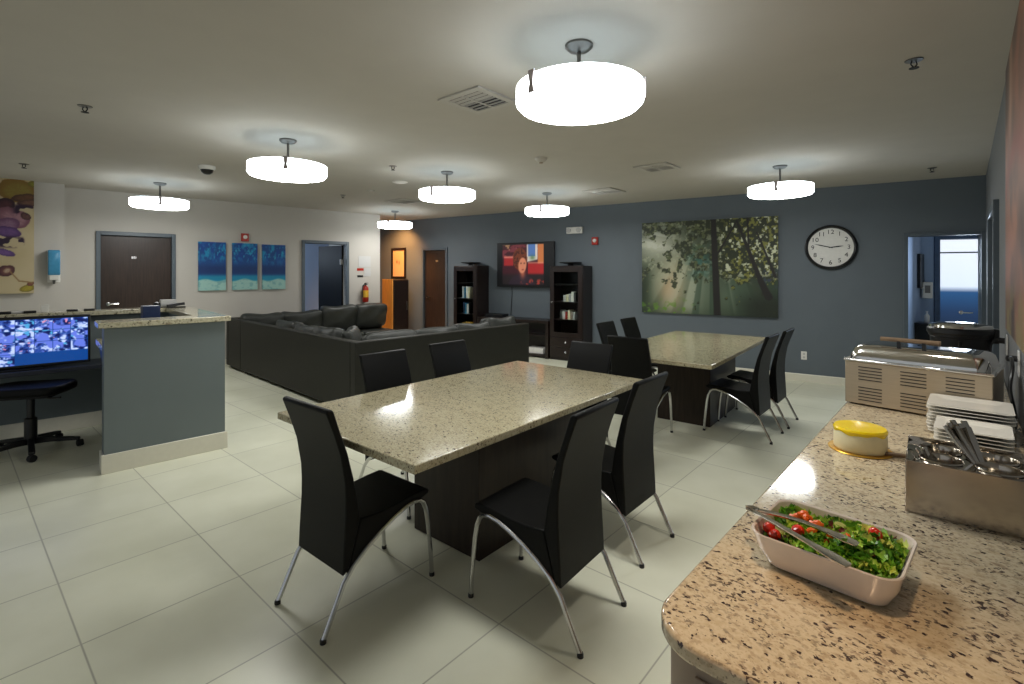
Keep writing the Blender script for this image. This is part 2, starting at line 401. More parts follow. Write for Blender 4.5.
def cctv(u, v):
    NX, NY = 8, 4
    c = np.zeros(u.shape + (3,)); c[:] = (14, 60, 128)
    gx, gy = u * NX, (1 - v) * NY
    ix, iy = np.floor(gx), np.floor(gy); fx, fy = gx - ix, gy - iy
    k = hsh(ix, iy, 4)
    a = fbm(fx * 3.3 + ix * 13, fy * 3.3 + iy * 7, 3, 3)
    p = np.zeros_like(c); p[:] = (40, 70, 150)
    p = mixc(p, (16, 26, 80), sm(.52, .34, a))
    p = mixc(p, (176, 192, 232), sm(.5, .68, a + .12 * (k - .5)))
    p = mixc(p, (70, 150, 200), sm(.62, .75, fbm(fx * 3 + ix * 5, fy * 3 + iy, 9)) * (k > .55))
    p = mixc(p, (200, 130, 160), sm(.66, .74, fbm(fx * 4 + ix * 3, fy * 4 + iy * 2, 19)) * (k < .5))
    p = mixc(p, (90, 110, 205), sm(.55, .66, fbm(fx * 2 + ix * 8, fy * 2 + iy * 2, 29, 2)))
    on = sm(0, .03, fx) * sm(1, .97, fx) * sm(0, .04, fy) * sm(1, .96, fy) * ((iy < 3) | (ix < 4))
    return c * (1 - on[..., None]) + p * on[..., None]
UV0 = .5
def orchid(u, v):
    f0 = (u - UV0) / (1 - UV0)          # 0 at the left edge of the view, 1 at the right edge of the canvas
    c = np.zeros(u.shape + (3,)); c[:] = (214, 196, 156)
    c = mixc(c, (198, 178, 132), sm(.4, .7, fbm(u * 3, v * 3, 2)) * .5)
    def petal(cx, cy, rx, ry, a, col, edge, c, k=.16):
        x = (f0 - cx) * .31; y = (v - cy)
        xx = x * math.cos(a) + y * math.sin(a); yy = -x * math.sin(a) + y * math.cos(a)
        rx, ry = rx * .31, ry
        wob = k * (fbm(f0 * 5, v * 16, int(cx * 100) % 7) - .5) * 2
        d = np.hypot(xx / rx, yy / ry) + wob
        vein = sm(.45, .6, vnoise(np.arctan2(yy, xx) * 6, d * 2, 5))
        c = mixc(c, edge, sm(1.04, .96, d)); c = mixc(c, col, sm(.98, .4, d) * (.7 + .3 * vein)); return c
    Y = (150, 132, 56)
    for cx, cy, rx, ry, a, col, e in ((.5, .9, .62, .1, -.05, Y, (140, 104, 40)), (1.0, .97, .2, .03, 0, (150, 146, 50), (120, 110, 40)), (.72, .84, .42, .035, .12, (116, 78, 50), (80, 50, 36)), (.9, .8, .4, .03, .1, (128, 90, 70), (86, 54, 48)),
        (.12, .77, .32, .06, .1, (92, 46, 54), (52, 26, 36)), (.4, .66, .5, .085, -.25, (178, 132, 142), (132, 84, 98)), (.2, .6, .4, .06, .15, (150, 112, 140), (112, 70, 104)), (.75, .68, .16, .03, -.3, (110, 70, 66), (72, 40, 46)),
        (.2, .54, .42, .045, -.12, (120, 84, 142), (84, 52, 108)), (.1, .36, .34, .03, -.2, (126, 92, 156), (92, 62, 120)), (.18, .2, .26, .05, .2, (124, 78, 76), (84, 46, 50)), (.2, .2, .12, .022, .2, (204, 178, 150), (150, 110, 90)), (.8, .045, .24, .03, .15, (188, 172, 60), (140, 124, 44)), (.9, .085, .12, .018, .2, (150, 92, 72), (110, 64, 54))):
        c = petal(cx, cy, rx, ry, a, col, e, c)
    for cx, cy, sx, sy in ((.72, .735, .32, .045), (.2, .45, .3, .045), (.6, .46, .1, .03)):
        bl = sm(.5, .58, fbm(f0 * 5 + cy * 9, v * 26, 44, 2)) * np.exp(-(((f0 - cx) / sx) ** 4 + ((v - cy) / sy) ** 4))
        c = mixc(c, (46, 22, 52), np.clip(bl * 1.5, 0, 1))
    c = c * .88
    for a, b in (((.3, .19), (.55, .11)), ((.55, .11), (.95, .095))):
        d, t = seg_d(f0 * .31, v, (a[0] * .31, a[1]), (b[0] * .31, b[1])); c = mixc(c, (140, 110, 70), sm(.008, .004, d))
    return c
def abstract(u, v):
    c = np.zeros(u.shape + (3,)); c[:] = (92, 66, 54)
    n = fbm(u * 2.2 + .8 * fbm(u * 3, v * 3, 4), v * 3.0, 3)
    c = mixc(c, (140, 92, 70), sm(.42, .62, n)); c = mixc(c, (52, 38, 34), sm(.45, .3, n))
    c = mixc(c, (130, 60, 44), np.exp(-((v - .52 - .1 * np.sin(u * 5)) / .05) ** 2) * .8)
    c = mixc(c, (176, 140, 112), np.exp(-((u - .12 - .1 * v) / .06) ** 2) * sm(.55, .8, v) * .8)
    c = mixc(c, (110, 100, 62), sm(.3, .05, v) * sm(.5, .65, fbm(u * 6, v * 9, 8)) * .8)
    return c
def sketch(u, v):
    c = np.zeros(u.shape + (3,)); c[:] = (222, 176, 128)
    c = mixc(c, (110, 76, 50), np.exp(-(((u - .35) / .06) ** 2 + ((v - .55) / .05) ** 2)))
    c = mixc(c, (120, 86, 60), np.exp(-(((u - .55) / .05) ** 2 + ((v - .52) / .07) ** 2)) * .7)
    return c
def panel(name, m, w, h, d, fn, nx, ny, parent=None, bevel=0.):
    """thin board, front face at y=0 looking to -Y, x 0..w, z 0..h, image fn on the front"""
    us = np.linspace(0, 1, nx + 1); vs_ = np.linspace(0, 1, ny + 1)
    U, V = np.meshgrid(us, vs_); col = lin(np.clip(fn(U, V), 0, 255))
    verts = [(float(a) * w, 0, float(b) * h) for b in vs_ for a in us]
    n = nx + 1
    faces = [(j * n + i, j * n + i + 1, (j + 1) * n + i + 1, (j + 1) * n + i) for j in range(ny) for i in range(nx)]
    o = len(verts)
    rim = [j for j in range(nx + 1)] + [j * n + nx for j in range(1, ny + 1)] + [ny * n + i for i in range(nx - 1, -1, -1)] + [j * n for j in range(ny - 1, 0, -1)]
    for r in rim: verts.append((verts[r][0], d, verts[r][2]))
    k = len(rim)
    faces += [(rim[i], o + i, o + (i + 1) % k, rim[(i + 1) % k]) for i in range(k)] + [tuple(o + i for i in range(k))[::-1]]
    me = bpy.data.meshes.new(name); me.from_pydata(verts, [], faces); me.update()
    at = me.color_attributes.new('Col', 'FLOAT_COLOR', 'POINT')
    arr = np.ones((len(verts), 4)); arr[:o, :3] = col.reshape(-1, 3)
    for i, r in enumerate(rim): arr[o + i, :3] = arr[r, :3] * .6
    at.data.foreach_set('color', arr.astype(np.float32).ravel())
    ob = bpy.data.objects.new(name, me); C.objects.link(ob); me.materials.append(m)
    if parent: ob.parent = parent
    return ob

# ------------------------------------------------------------------ wall planes
class Wall:
    """plane with local X to the viewer's right, local Y into the wall"""
    def __init__(s, p, d):
        s.p = Vector((p[0], p[1])); s.d = Vector(d).normalized(); s.n = Vector((-s.d.y, s.d.x)); s.rz = math.atan2(s.d.y, s.d.x)
    def hit(s, px, py, off=0.):
        """point on the plane moved `off` into the room"""
        q = s.p - s.n * off
        r = Vector(((px - CX) / F, 1.)); t = q.dot(s.n) / r.dot(s.n)
        return Vector((r.x * t, t, H + (HY - py) / F * t))
    def x(s, px, off=0.):
        h = s.hit(px, HY, off); return (Vector((h.x, h.y)) - s.p).dot(s.d)
    def pt(s, x, z, off=0.):
        q = s.p + s.d * x - s.n * off; return Vector((q.x, q.y, z))
C0 = at_z(986, 175, CEIL); L0 = at_z(63.6, 187, CEIL); L1 = at_z(380, 215, CEIL)
TH = R(42.4); vv = Vector((math.sin(TH), math.cos(TH))); nn = Vector((math.cos(TH), -math.sin(TH)))
WB = Wall(C0.xy, (.837, -.546))
WL = Wall(L0.xy, (L1 - L0).xy)
WO = Wall(L0.xy - WL.n * .30, (L1 - L0).xy)
WR = Wall(C0.xy, -vv)
def wall_mesh(name, W, x0, x1, thick, holes, m):
    mb = MB(); xs = sorted({x0, x1} | {h[0] for h in holes} | {h[1] for h in holes})
    for a, b in zip(xs, xs[1:]):
        hs = [h for h in holes if h[0] < (a + b) / 2 < h[1]]
        if not hs: mb.box(a, b, 0, thick, 0, CEIL)
        else:
            z = 0
            for h in sorted(hs, key=lambda q: q[2]):
                if h[2] > z: mb.box(a, b, 0, thick, z, h[2])
                z = h[3]
            if z < CEIL: mb.box(a, b, 0, thick, z, CEIL)
    o = mb.build(name, m, smooth=False); put(o, (W.p.x, W.p.y, 0), W.rz); return struct(o)
LW = (L1 - L0).xy.length
# door openings
d1 = (WL.x(100.5), WL.x(171.5)); d2 = (WL.x(304.5), WL.x(346)); d3 = (WB.x(424), WB.x(446)); d4 = (WB.x(908), -.047)
DH = 2.09
da = WR.pt(0, 0); 
dR = (-(0) + (vv.dot(C0.xy) - 6.5), vv.dot(C0.xy) - 5.3)     # on right wall, local x grows towards the camera
wall_mesh('wall_back', WB, WB.x(374) - 2.0, 0, .14, [(d3[0], d3[1], 0, DH), (d4[0], d4[1], 0, DH - .02)], M['wall_blue'])
wall_mesh('wall_left', WL, -.2, LW, .14, [(d1[0], d1[1], 0, DH + .06), (d2[0], d2[1], 0, DH + .06)], M['wall_white'])
wall_mesh('wall_orchid', WO, -3.4, 0.0, .30, [], M['wall_white'])
wall_mesh('wall_right', WR, 0, 9.6, .14, [(dR[0], dR[1], 0, DH)], M['wall_grey'])
# return of left wall towards the alcove
wr = MB().box(LW - .14, LW, .14, 2.2, 0, CEIL).build('wall_alcove', M['wall_white'], smooth=False); put(wr, (WL.p.x, WL.p.y, 0), WL.rz); struct(wr)
fl = MB().box(-14, 11, -3, 17, -.1, 0).build('floor', M['floor'], smooth=False); put(fl, (0, 0, 0), -R(41)); struct(fl)
ce = MB().box(-14, 11, -3, 17, CEIL, CEIL + .1).build('ceiling', M['ceiling'], smooth=False); put(ce, (0, 0, 0), -R(41)); struct(ce)
def baseboard(name, W, spans, h=.11):
    mb = MB()
    for a, b in spans: mb.xprism([(-.016, 0), (0, 0), (0, h), (-.008, h), (-.016, h - .012)], a, b)
    o = mb.build(name, M['trim'], smooth=False); put(o, (W.p.x, W.p.y, 0), W.rz); struct(o)
baseboard('baseboard_back', WB, [(WB.x(374) - 2, d3[0] - .06), (d3[1] + .06, d4[0] - .06)])
baseboard('baseboard_left', WL, [(0, d1[0] - .06), (d1[1] + .06, d2[0] - .06), (d2[1] + .06, LW)])
baseboard('baseboard_orchid', WO, [(-3.4, 0)])
baseboard('baseboard_right', WR, [(0, dR[0] - .06), (dR[1] + .06, vv.dot(C0.xy) - 4.8)])

def door_frame(root, x0, x1, h, w=.055, proj=.03, depth=.14):
    mb = MB()
    mb.box(x0 - w, x0, -proj, depth, 0, h + w); mb.box(x1, x1 + w, -proj, depth, 0, h + w); mb.box(x0, x1, -proj, depth, h, h + w)
    return mb.build('door_frame', M['frame_metal'], root, bevel=.004)
def lever(root, x, z, y, side=1):
    h = MB().lathe([(.028, 0), (.028, .012), (.012, .014), (.011, .05)], 16)
    h.xf(Matrix.Rotation(R(90), 4, 'X'))
    h.tube([(0, -.045, 0), (side * .03, -.052, 0), (side * .12, -.05, 0)], .011, 8)
    h.xf(Matrix.Translation((x, y, z)))
    return h.build('door_handle', M['chrome'], root)
# door 1 (left, closed, dark wood)
r = thing('door_1', None, None, (WL.p.x, WL.p.y, 0), WL.rz); struct(r, 'closed dark wooden door with grey metal frame left of blue pictures')
door_frame(r, d1[0], d1[1], DH + .06)
lf = MB().box(d1[0] + .004, d1[1] - .004, .03, .075, .008, DH + .056).build('door_leaf', M['door_wood'], r, bevel=.003)
lever(lf, d1[0] + .09, 1.12, .03)
q = WL.hit(133.5, 257.5); MB().box(WL.x(131.5), WL.x(136.5), .022, .03, q.z - .018, q.z + .018).build('door_sign', M['chrome'], lf)
# door 2 (left, ajar into the office)
r = thing('door_2', None, None, (WL.p.x, WL.p.y, 0), WL.rz); struct(r, 'half open dark door in grey frame between blue pictures and extinguisher')
door_frame(r, d2[0], d2[1], DH + .06)
wd = d2[1] - d2[0] - .02
lf = MB().box(-wd, 0, -.02, .02, .01, DH + .05).build('door_leaf', M['door_blue'], r, bevel=.003)
lf.location = (d2[1] - .012, .13, 0); lf.rotation_euler = (0, 0, R(-80))
for z in (.35, 1.75): MB().box(d2[1] - .1, d2[1] - .03, .05, .062, z, z + .1).build('hinge', M['nickel'], r)
o = MB().box(-2.5, 2.6, 3.2, 3.3, 0, CEIL).box(-2.6, -2.5, .14, 3.3, 0, CEIL).build('wall_office', M['office'], smooth=False)
put(o, (WL.pt((d2[0] + d2[1]) / 2, 0)), WL.rz); struct(o)
# door 3 (back wall, far left)
r = thing('door_3', None, None, (WB.p.x, WB.p.y, 0), WB.rz); struct(r, 'closed narrow dark wooden door on blue grey wall left of bookcase')
door_frame(r, d3[0], d3[1], DH)
lf = MB().box(d3[0] + .004, d3[1] - .004, .03, .075, .008, DH - .004).build('door_leaf', M['door_wood'], r, bevel=.003)
lever(lf, d3[0] + .09, 1.02, .03)
q = WB.hit(436, 261); MB().box(WB.x(435), WB.x(437.5), .022, .03, q.z - .02, q.z + .02).build('door_sign', M['chrome'], lf)
# door 4 (doorway at the right end of the back wall) and the passage behind it
r = thing('door_4', None, None, (WB.p.x, WB.p.y, 0), WB.rz); struct(r, 'open doorway with grey frame at right end of back wall')
door_frame(r, d4[0], d4[1], DH - .02, .045)
BP = WB.pt(d4[0], 0)
# passage walls: left wall running away, end wall with blue glass door
e1 = WB.hit(934, 272, -1.35)
PW = Wall(e1.xy, (.9, -.43)); e0 = PW.hit(921, 272)
o = MB().box(PW.x(921), -.002, 0, .1, 0, CEIL).build('wall_passage_end', M['office'], smooth=False); put(o, (e1.x, e1.y, 0), PW.rz); struct(o)
ps = Wall(WB.pt(d4[0] - .05, 0, -.15).xy, (e0.xy - WB.pt(d4[0] - .05, 0, -.15).xy))
o = MB().box(0, (e0.xy - ps.p).length + .02, 0, .08, 0, CEIL).build('wall_passage_left', M['office'], smooth=False); put(o, (ps.p.x, ps.p.y, 0), ps.rz); struct(o)
o = MB().box(-.0, 3.2, 0, .1, DH + .07, CEIL).box(1.27, 3.2, 0, .1, 0, DH + .07).build('wall_passage_right', M['office'], smooth=False); put(o, (e1.x, e1.y, 0), PW.rz); struct(o)
g = thing('door_5', None, None, (e1.x, e1.y, 0), PW.rz); struct(g, 'dark blue glazed door with bright upper pane beyond the doorway')
MB().box(.0, .07, -.02, .1, 0, DH + .05).box(1.2, 1.27, -.02, .1, 0, DH + .05).box(.07, 1.2, -.02, .1, DH, DH + .05).build('door_frame', mat('blue_frame', rgb(60, 84, 116), .4), g, bevel=.004)
lf = MB().box(.07, 1.2, .02, .06, .01, DH - .01).build('door_leaf', M['blueglass'], g)
MB().box(.07, 1.2, .012, .022, 1.88, 1.9).build('glazing_bar', M['frame_metal'], lf)
lever(lf, .32, 1.0, .02)
# right wall door
r = thing('door_6', None, None, (WR.p.x, WR.p.y, 0), WR.rz); struct(r, 'dark door in grey frame on the right wall beyond the painting')
door_frame(r, dR[0], dR[1], DH, .06, .035)
MB().box(dR[0] + .004, dR[1] - .004, .06, .105, .008, DH - .004).build('door_leaf', M['door_blue'], r, bevel=.003)

# ------------------------------------------------------------------ wall things
def wall_panel(name, W, px0, px1, pyT, pyB, d, fn, nx, ny, label, cat, m='art', pm=None, group=None, ref=None):
    pm = ref or (px0 + px1) / 2
    x0, x1 = W.x(px0, d), W.x(px1, d)
    zt, zb = W.hit(pm, pyT, d).z, W.hit(pm, pyB, d).z
    o = panel(name, M[m], x1 - x0, zt - zb, d - .002, fn, nx, ny)
    put(o, W.pt(x0, zb, d), W.rz); return tag(o, label, cat, group)
wall_panel('canvas_print', WB, 642, 778, 219.5, 315, .05, forest, 260, 180, 'large canvas print of sunlit forest trees on back wall', 'picture')
for i, (a, b, t, bt, lb) in enumerate(((198.5, 226, 242, 290.5, 'left one of three blue underwater canvases, nearest the wooden door'), (232.5, 257.5, 243.3, 289.7, 'middle one of three blue underwater canvases, below the red alarm'), (262.5, 285.5, 244.8, 289.2, 'right one of three blue underwater canvases, nearest the open door'))):
    wall_panel('canvas_print', WL, a, b, t, bt, .04, underwater(3 + i * 11), 70, 110, lb, 'picture', group='underwater triptych')
x1 = WO.x(34, .05); zt = WO.hit(20, 179.5, .05).z; zb = WO.hit(20, 293.5, .05).z
UV0 = 1 - (WO.x(34, .05) - WO.x(0, .05)) / 1.15
o = panel('canvas_print', M['art'], 1.15, zt - zb, .046, orchid, 150, 190); put(o, WO.pt(x1 - 1.15, zb, .05), WO.rz); tag(o, 'cream canvas print of purple and yellow orchids beside soap dispenser', 'picture')
xa = WR.x(1005.5, .05)
o = panel('canvas_print', M['art'], 1.7, 1.19, .046, abstract, 90, 90); put(o, WR.pt(xa, 1.34, .05), WR.rz); tag(o, 'brown abstract canvas at the right edge of the photo above buffet', 'picture')
# framed sketch in the alcove
x0, x1 = WB.x(392), WB.x(406.3); zt, zb = WB.hit(399, 248).z, WB.hit(399, 278.5).z
t = thing('framed_picture', 'dark framed small picture with tan paper lit by a warm lamp', 'picture', WB.pt((x0 + x1) / 2, zb), WB.rz)
w, h = x1 - x0, zt - zb
MB().box(-w / 2, w / 2, -.03, -.002, 0, .05).box(-w / 2, w / 2, -.03, -.002, h - .05, h).box(-w / 2, -w / 2 + .05, -.03, -.002, .05, h - .05).box(w / 2 - .05, w / 2, -.03, -.002, .05, h - .05).build('picture_frame', M['dark_wood'], t, bevel=.004)
p = panel('print', M['art'], w - .1, h - .1, .008, sketch, 24, 40, t); p.location = (-w / 2 + .05, -.014, .05)

# clock
cc = WB.hit(830.5, 247.4, .03); rad = (WB.hit(830.5, 225, .03).z - WB.hit(830.5, 269.8, .03).z) / 2
t = thing('wall_clock', 'round white wall clock with thick black rim and numerals', 'clock', WB.pt(WB.x(830.5, .03), cc.z), WB.rz)
rot = Matrix.Rotation(R(90), 4, 'X')
MB().lathe([(rad * .86, .03), (rad * .88, .05), (rad * .93, .062), (rad * .985, .052), (rad, .03), (rad, .002), (rad * .86, .002), (rad * .86, .03)], 64, caps=False).xf(rot).build('clock_rim', M['black'], t)
MB().lathe([(rad * .87, .004), (rad * .87, .03), (0, .03)], 64).xf(rot).build('clock_face', M['white'], t)
def text_mesh(body, size):
    cu = bpy.data.curves.new('txt', 'FONT'); cu.body = body; cu.size = size; cu.align_x = 'CENTER'; cu.align_y = 'CENTER'; cu.extrude = .0008
    ob = bpy.data.objects.new('txt', cu); C.objects.link(ob); bpy.context.view_layer.update()
    me = bpy.data.meshes.new_from_object(ob.evaluated_get(bpy.context.evaluated_depsgraph_get()))
    bpy.data.objects.remove(ob); return me
for k in range(1, 13):
    a = R(90 - 30 * k); ds = str(k)
    for j, dg in enumerate(ds):
        me = text_mesh(dg, rad * .27)
        o = bpy.data.objects.new('digit', me); C.objects.link(o); me.materials.append(M['matteblack']); o.parent = t
        o.location = (rad * .68 * math.cos(a) + (j - (len(ds) - 1) / 2) * rad * .15, -.032, rad * .68 * math.sin(a)); o.rotation_euler = (R(90), 0, 0)
def hand(name, ang, ln, w):
    a = R(ang); d = Vector((math.cos(a), 0, math.sin(a))); s = Vector((-math.sin(a), 0, math.cos(a)))
    pts = [d * -.12 * ln - s * w * .6, d * ln * .6 - s * w, d * ln, d * ln * .6 + s * w, d * -.12 * ln + s * w * .6]
    v = [p + Vector((0, -.034, 0)) for p in pts] + [p + Vector((0, -.037, 0)) for p in pts]; n = 5
    MB().add(v, [tuple(range(n)), tuple(range(n, 2 * n))[::-1]] + [(i, (i + 1) % n, n + (i + 1) % n, n + i) for i in range(n)]).build(name, M['matteblack'], t)
hand('hour_hand', 7, rad * .5, rad * .025); hand('minute_hand', 165, rad * .66, rad * .022)

# fire alarms
def alarm(W, px, py, lb):
    q = W.hit(px, py); t = thing('fire_alarm', lb, 'alarm', q, W.rz)
    MB().box(-.06, .06, -.045, -.002, -.07, .07).build('housing', M['red'], t, bevel=.008)
    MB().lathe([(.035, 0), (.03, .02), (0, .026)], 16).xf(Matrix.Translation((0, -.045, .005)) @ rot @ Matrix.Scale(1, 4)).build('strobe_lens', M['white'], t)
alarm(WL, 244.5, 237.5, 'red fire alarm strobe above middle blue canvas on white wall')
alarm(WB, 595.5, 241, 'red fire alarm strobe on blue grey wall by bookcase')
# emergency light
q = WB.hit(575.5, 230.5); t = thing('emergency_light', 'white emergency light box high on the back wall', 'light', q, WB.rz)
MB().box(-.16, .16, -.07, -.002, -.06, .06).build('housing', M['white'], t, bevel=.012)
for sx in (-.1, .1): MB().lathe([(.04, 0), (.045, .03), (.0, .036)], 16).xf(Matrix.Translation((sx, -.07, .0)) @ rot).build('lamp_head', M['paper'], t)
# outlets
def outlet(W, px, py, lb, plug=0):
    q = W.hit(px, py); t = thing('wall_outlet', lb, 'outlet', q, W.rz)
    MB().box(-.037, .037, -.008, -.001, -.06, .06).build('cover_plate', M['white'], t, bevel=.003)
    for z in (-.025, .025): MB().box(-.014, .014, -.011, -.007, z - .013, z + .013).build('socket', M['paper'], t)
    return q
outlet(WB, 804, 355.5, 'white wall outlet low on the blue grey back wall')
oA = outlet(WR, 1008, 345, 'white wall outlet on right wall behind the round chafing dish')
oB = outlet(WR, 1020.5, 364, 'white wall outlet on right wall nearest the plate stacks')
# notices + extinguisher
def notice(px0, px1, py0, py1, m, lb, name='paper_notice'):
    x0, x1 = WL.x(px0), WL.x(px1); zt, zb = WL.hit(px0, py0).z, WL.hit(px0, py1).z
    o = MB().box(0, x1 - x0, -.006, -.001, 0, zt - zb).build(name, M[m], smooth=False); put(o, WL.pt(x0, zb), WL.rz); return tag(o, lb, 'sign')
notice(358.5, 370.5, 256, 267, 'paper', 'large blank white paper notice above the fire extinguisher')
notice(357, 363.5, 268.2, 270.6, 'red', 'small red strip sign below the white paper notice', 'strip_sign')
notice(364, 370.5, 268, 276.3, 'paper', 'smaller white paper notice right of the red strip sign')
notice(357.3, 363, 275.2, 277.2, 'black', 'small dark strip sign just above the fire extinguisher', 'strip_sign')
q = WL.hit(365.5, 291, .08)
t = thing('fire_extinguisher', 'red fire extinguisher hanging on white wall below paper notices', 'extinguisher', (q.x, q.y, WL.hit(365.5, 302, .08).z), WL.rz)
MB().lathe([(.0, 0), (.055, 0), (.062, .012), (.062, .27), (.05, .31), (.025, .33), (.02, .35)], 24).build('cylinder', M['red'], t)
MB().lathe([(.0635, .1), (.0635, .24)], 24).build('label_band', M['yellow'], t)
MB().box(-.015, .015, -.02, .03, .345, .385).box(-.012, .012, -.1, .02, .385, .397).box(-.012, .012, -.09, .0, .36, .37).build('valve_handle', M['black'], t, bevel=.002)
MB().tube([(.02, -.01, .36), (-.07, -.02, .34), (-.085, -.03, .22), (-.08, -.03, .1)], .01, 8).build('hose', M['black'], t)
MB().box(-.02, .02, .06, .079, .1, .36).build('bracket', M['chrome'], t)
# soap dispenser
q = WO.hit(54, 267, .06)
zt, zb = WO.hit(54, 250, .06).z, WO.hit(54, 284, .06).z
t = thing('soap_dispenser', 'blue wall mounted soap dispenser beside the orchid canvas', 'dispenser', WO.pt(WO.x(54, .06), zb), WO.rz)
hh = zt - zb
MB().box(-.065, .065, -.012, -.001, .02, hh).build('back_plate', M['white'], t, bevel=.004)
MB().xprism([(-.012, .12), (-.1, .12), (-.125, .18), (-.12, hh - .03), (-.1, hh), (-.012, hh)], -.062, .062).build('reservoir', M['bluegel'], t, bevel=.012)
MB().xprism([(-.012, .07), (-.08, .05), (-.1, .118), (-.012, .118)], -.05, .05).build('push_lever', M['white'], t, bevel=.008)
MB().lathe([(.012, 0), (.016, .055)], 12, (0, -.055, .0)).build('nozzle', M['nickel'], t)

# ------------------------------------------------------------------ TV wall
x0, x1 = WB.x(497, .1), WB.x(554, .1); zt, zb = WB.hit(525, 242.2, .1).z, WB.hit(525, 287.2, .1).z
t = thing('television', 'wall mounted flat television showing a curly haired woman on a red sofa', 'television', WB.pt(x0, zb), WB.rz)
w, h = x1 - x0, zt - zb
MB().box(0, w, -.1, -.055, 0, h).build('casing', M['black'], t, bevel=.006)
p = panel('screen', M['screen'], w - .04, h - .05, .004, tvpic, 110, 80, t); p.location = (.02, -.105, .028)
MB().box(w * .35, w * .65, -.055, -.002, h * .3, h * .7).build('wall_mount', M['black'], t)
cx_ = WB.x(512); o = MB().tube([WB.pt(cx_, zb + .1, .012), WB.pt(cx_ + .01, zb - .12, .012), WB.pt(cx_ - .02, .72, .012)], .006, 6).build('power_cable', M['black']); tag(o, 'thin dark cable running down from the television to console', 'cable')

def bookcase(lb, px_left, px_right, depth, height, flip=False, drawers=0):
    """px_left is the front-left edge, px_right the wall edge"""
    xr = WB.x(px_right); xl = WB.x(px_left, depth)
    w = xr - xl
    t = thing('bookcase', lb, 'bookcase', WB.pt((xl + xr) / 2, 0, .004), WB.rz)
    T = .03; D = depth
    MB().box(-w / 2, -w / 2 + T, -D, 0, 0, height).box(w / 2 - T, w / 2, -D, 0, 0, height).box(-w / 2 + T, w / 2 - T, -.02, 0, 0, height).box(-w / 2 + T, w / 2 - T, -D, -.02, height - T, height).box(-w / 2 + T, w / 2 - T, -D + .02, -.02, 0, .06).build('carcass', M['dark_wood'], t, bevel=.003)
    z0 = .42
    zs = [z0, z0 + .32, z0 + .64, z0 + .96]
    for z in zs: MB().box(-w / 2 + T, w / 2 - T, -D + .03, -.02, z - .02, z).build('shelf', M['dark_wood'], t)
    # glazed door
    dr = MB().box(-w / 2 + .01, -w / 2 + .09, -D - .02, -D, z0, height - .02).box(w / 2 - .09, w / 2 - .01, -D - .02, -D, z0, height - .02).box(-w / 2 + .09, w / 2 - .09, -D - .02, -D, height - .11, height - .02).box(-w / 2 + .09, w / 2 - .09, -D - .02, -D, z0, z0 + .09).build('door', M['dark_wood'], t, bevel=.003)
    MB().box(-w / 2 + .09, w / 2 - .09, -D - .012, -D - .008, z0 + .09, height - .11).build('glass_pane', M['glass'], dr)
    MB().lathe([(.006, 0), (.012, .015), (.0, .024)], 12).xf(Matrix.Translation((-w / 2 + .05, -D - .02, 1.05)) @ rot).build('knob', M['chrome'], dr)
    for k in range(2):
        z = .065 + k * .178
        d = MB().box(-w / 2 + .012, w / 2 - .012, -D - .02, -D + .02, z, z + .168).build('drawer', M['dark_wood'], t, bevel=.003)
        MB().lathe([(.008, 0), (.018, .015), (.0, .026)], 12).xf(Matrix.Translation((0, -D - .02, z + .09)) @ rot).build('knob', M['chrome'], d)
    return t, w, zs
def shelf_item(name, t, x, y, z, w, d, h, m, lb, cat, group=None):
    o = MB().box(-w / 2, w / 2, -d / 2, d / 2, 0, h).build(name, M[m], bevel=min(.004, w * .2))
    a = t.rotation_euler.z
    o.location = (t.location.x + x * math.cos(a) - y * math.sin(a), t.location.y + x * math.sin(a) + y * math.cos(a), z + .001); o.rotation_euler = (0, 0, a)
    return tag(o, lb, cat, group)
BD = .40
tL, wLb, zL = bookcase('dark wooden bookcase left of the television with books and yellow box', 454, 489, BD, 1.73)
tR, wRb, zR = bookcase('dark wooden bookcase right of the television with white books', 550, 592.5, BD, 1.71)
for k, (nm, mcol) in enumerate((('pale', 'paper'), ('green', 'bluegel'), ('white', 'white'), ('cream', 'cream'))):
    shelf_item('book', tL, -.12 + k * .05, -.25, zL[2], .04, .16, .24 - .02 * (k % 2), mcol, '%s book on upper shelf of the left bookcase' % nm, 'book', 'books in left bookcase')
for k, (nm, mcol) in enumerate((('dark blue', 'navy'), ('light blue', 'bluegel'), ('white', 'white'), ('black', 'black'))):
    shelf_item('book', tL, -.1 + k * .05, -.25, zL[1], .04, .16, .24 - .02 * (k % 3), mcol, '%s book on middle shelf of the left bookcase' % nm, 'book', 'books in left bookcase')
shelf_item('storage_box', tL, -.02, -.25, zL[0], .2, .2, .14, 'yellow', 'yellow box on bottom shelf of the left bookcase', 'box')
rr = random.Random(3)
for k, (nm, mcol) in enumerate((('white', 'white'), ('cream', 'cream'), ('pale', 'paper'), ('tall white', 'china'), ('grey', 'nickel'))):
    shelf_item('book', tR, -.06 + k * .052, -.27, zR[2], .045, .16, .12 + .03 * (k == 3) + .012 * k, mcol, '%s book on upper shelf of the right bookcase' % nm, 'book', 'books in right bookcase')
for k, (nm, mcol) in enumerate((('grey', 'nickel'), ('white', 'white'), ('red', 'red'), ('cream', 'cream'), ('tan', 'cab'), ('pale', 'paper'))):
    shelf_item('book', tR, -.13 + k * .052, -.27, zR[1], .045, .16, .17 - .015 * (k % 3), mcol, '%s book on middle shelf of the right bookcase' % nm, 'book', 'books in right bookcase')
shelf_item('paper_stack', tR, .06, -.27, zR[0], .2, .2, .05, 'paper', 'low white paper stack on bottom shelf of right bookcase', 'papers')
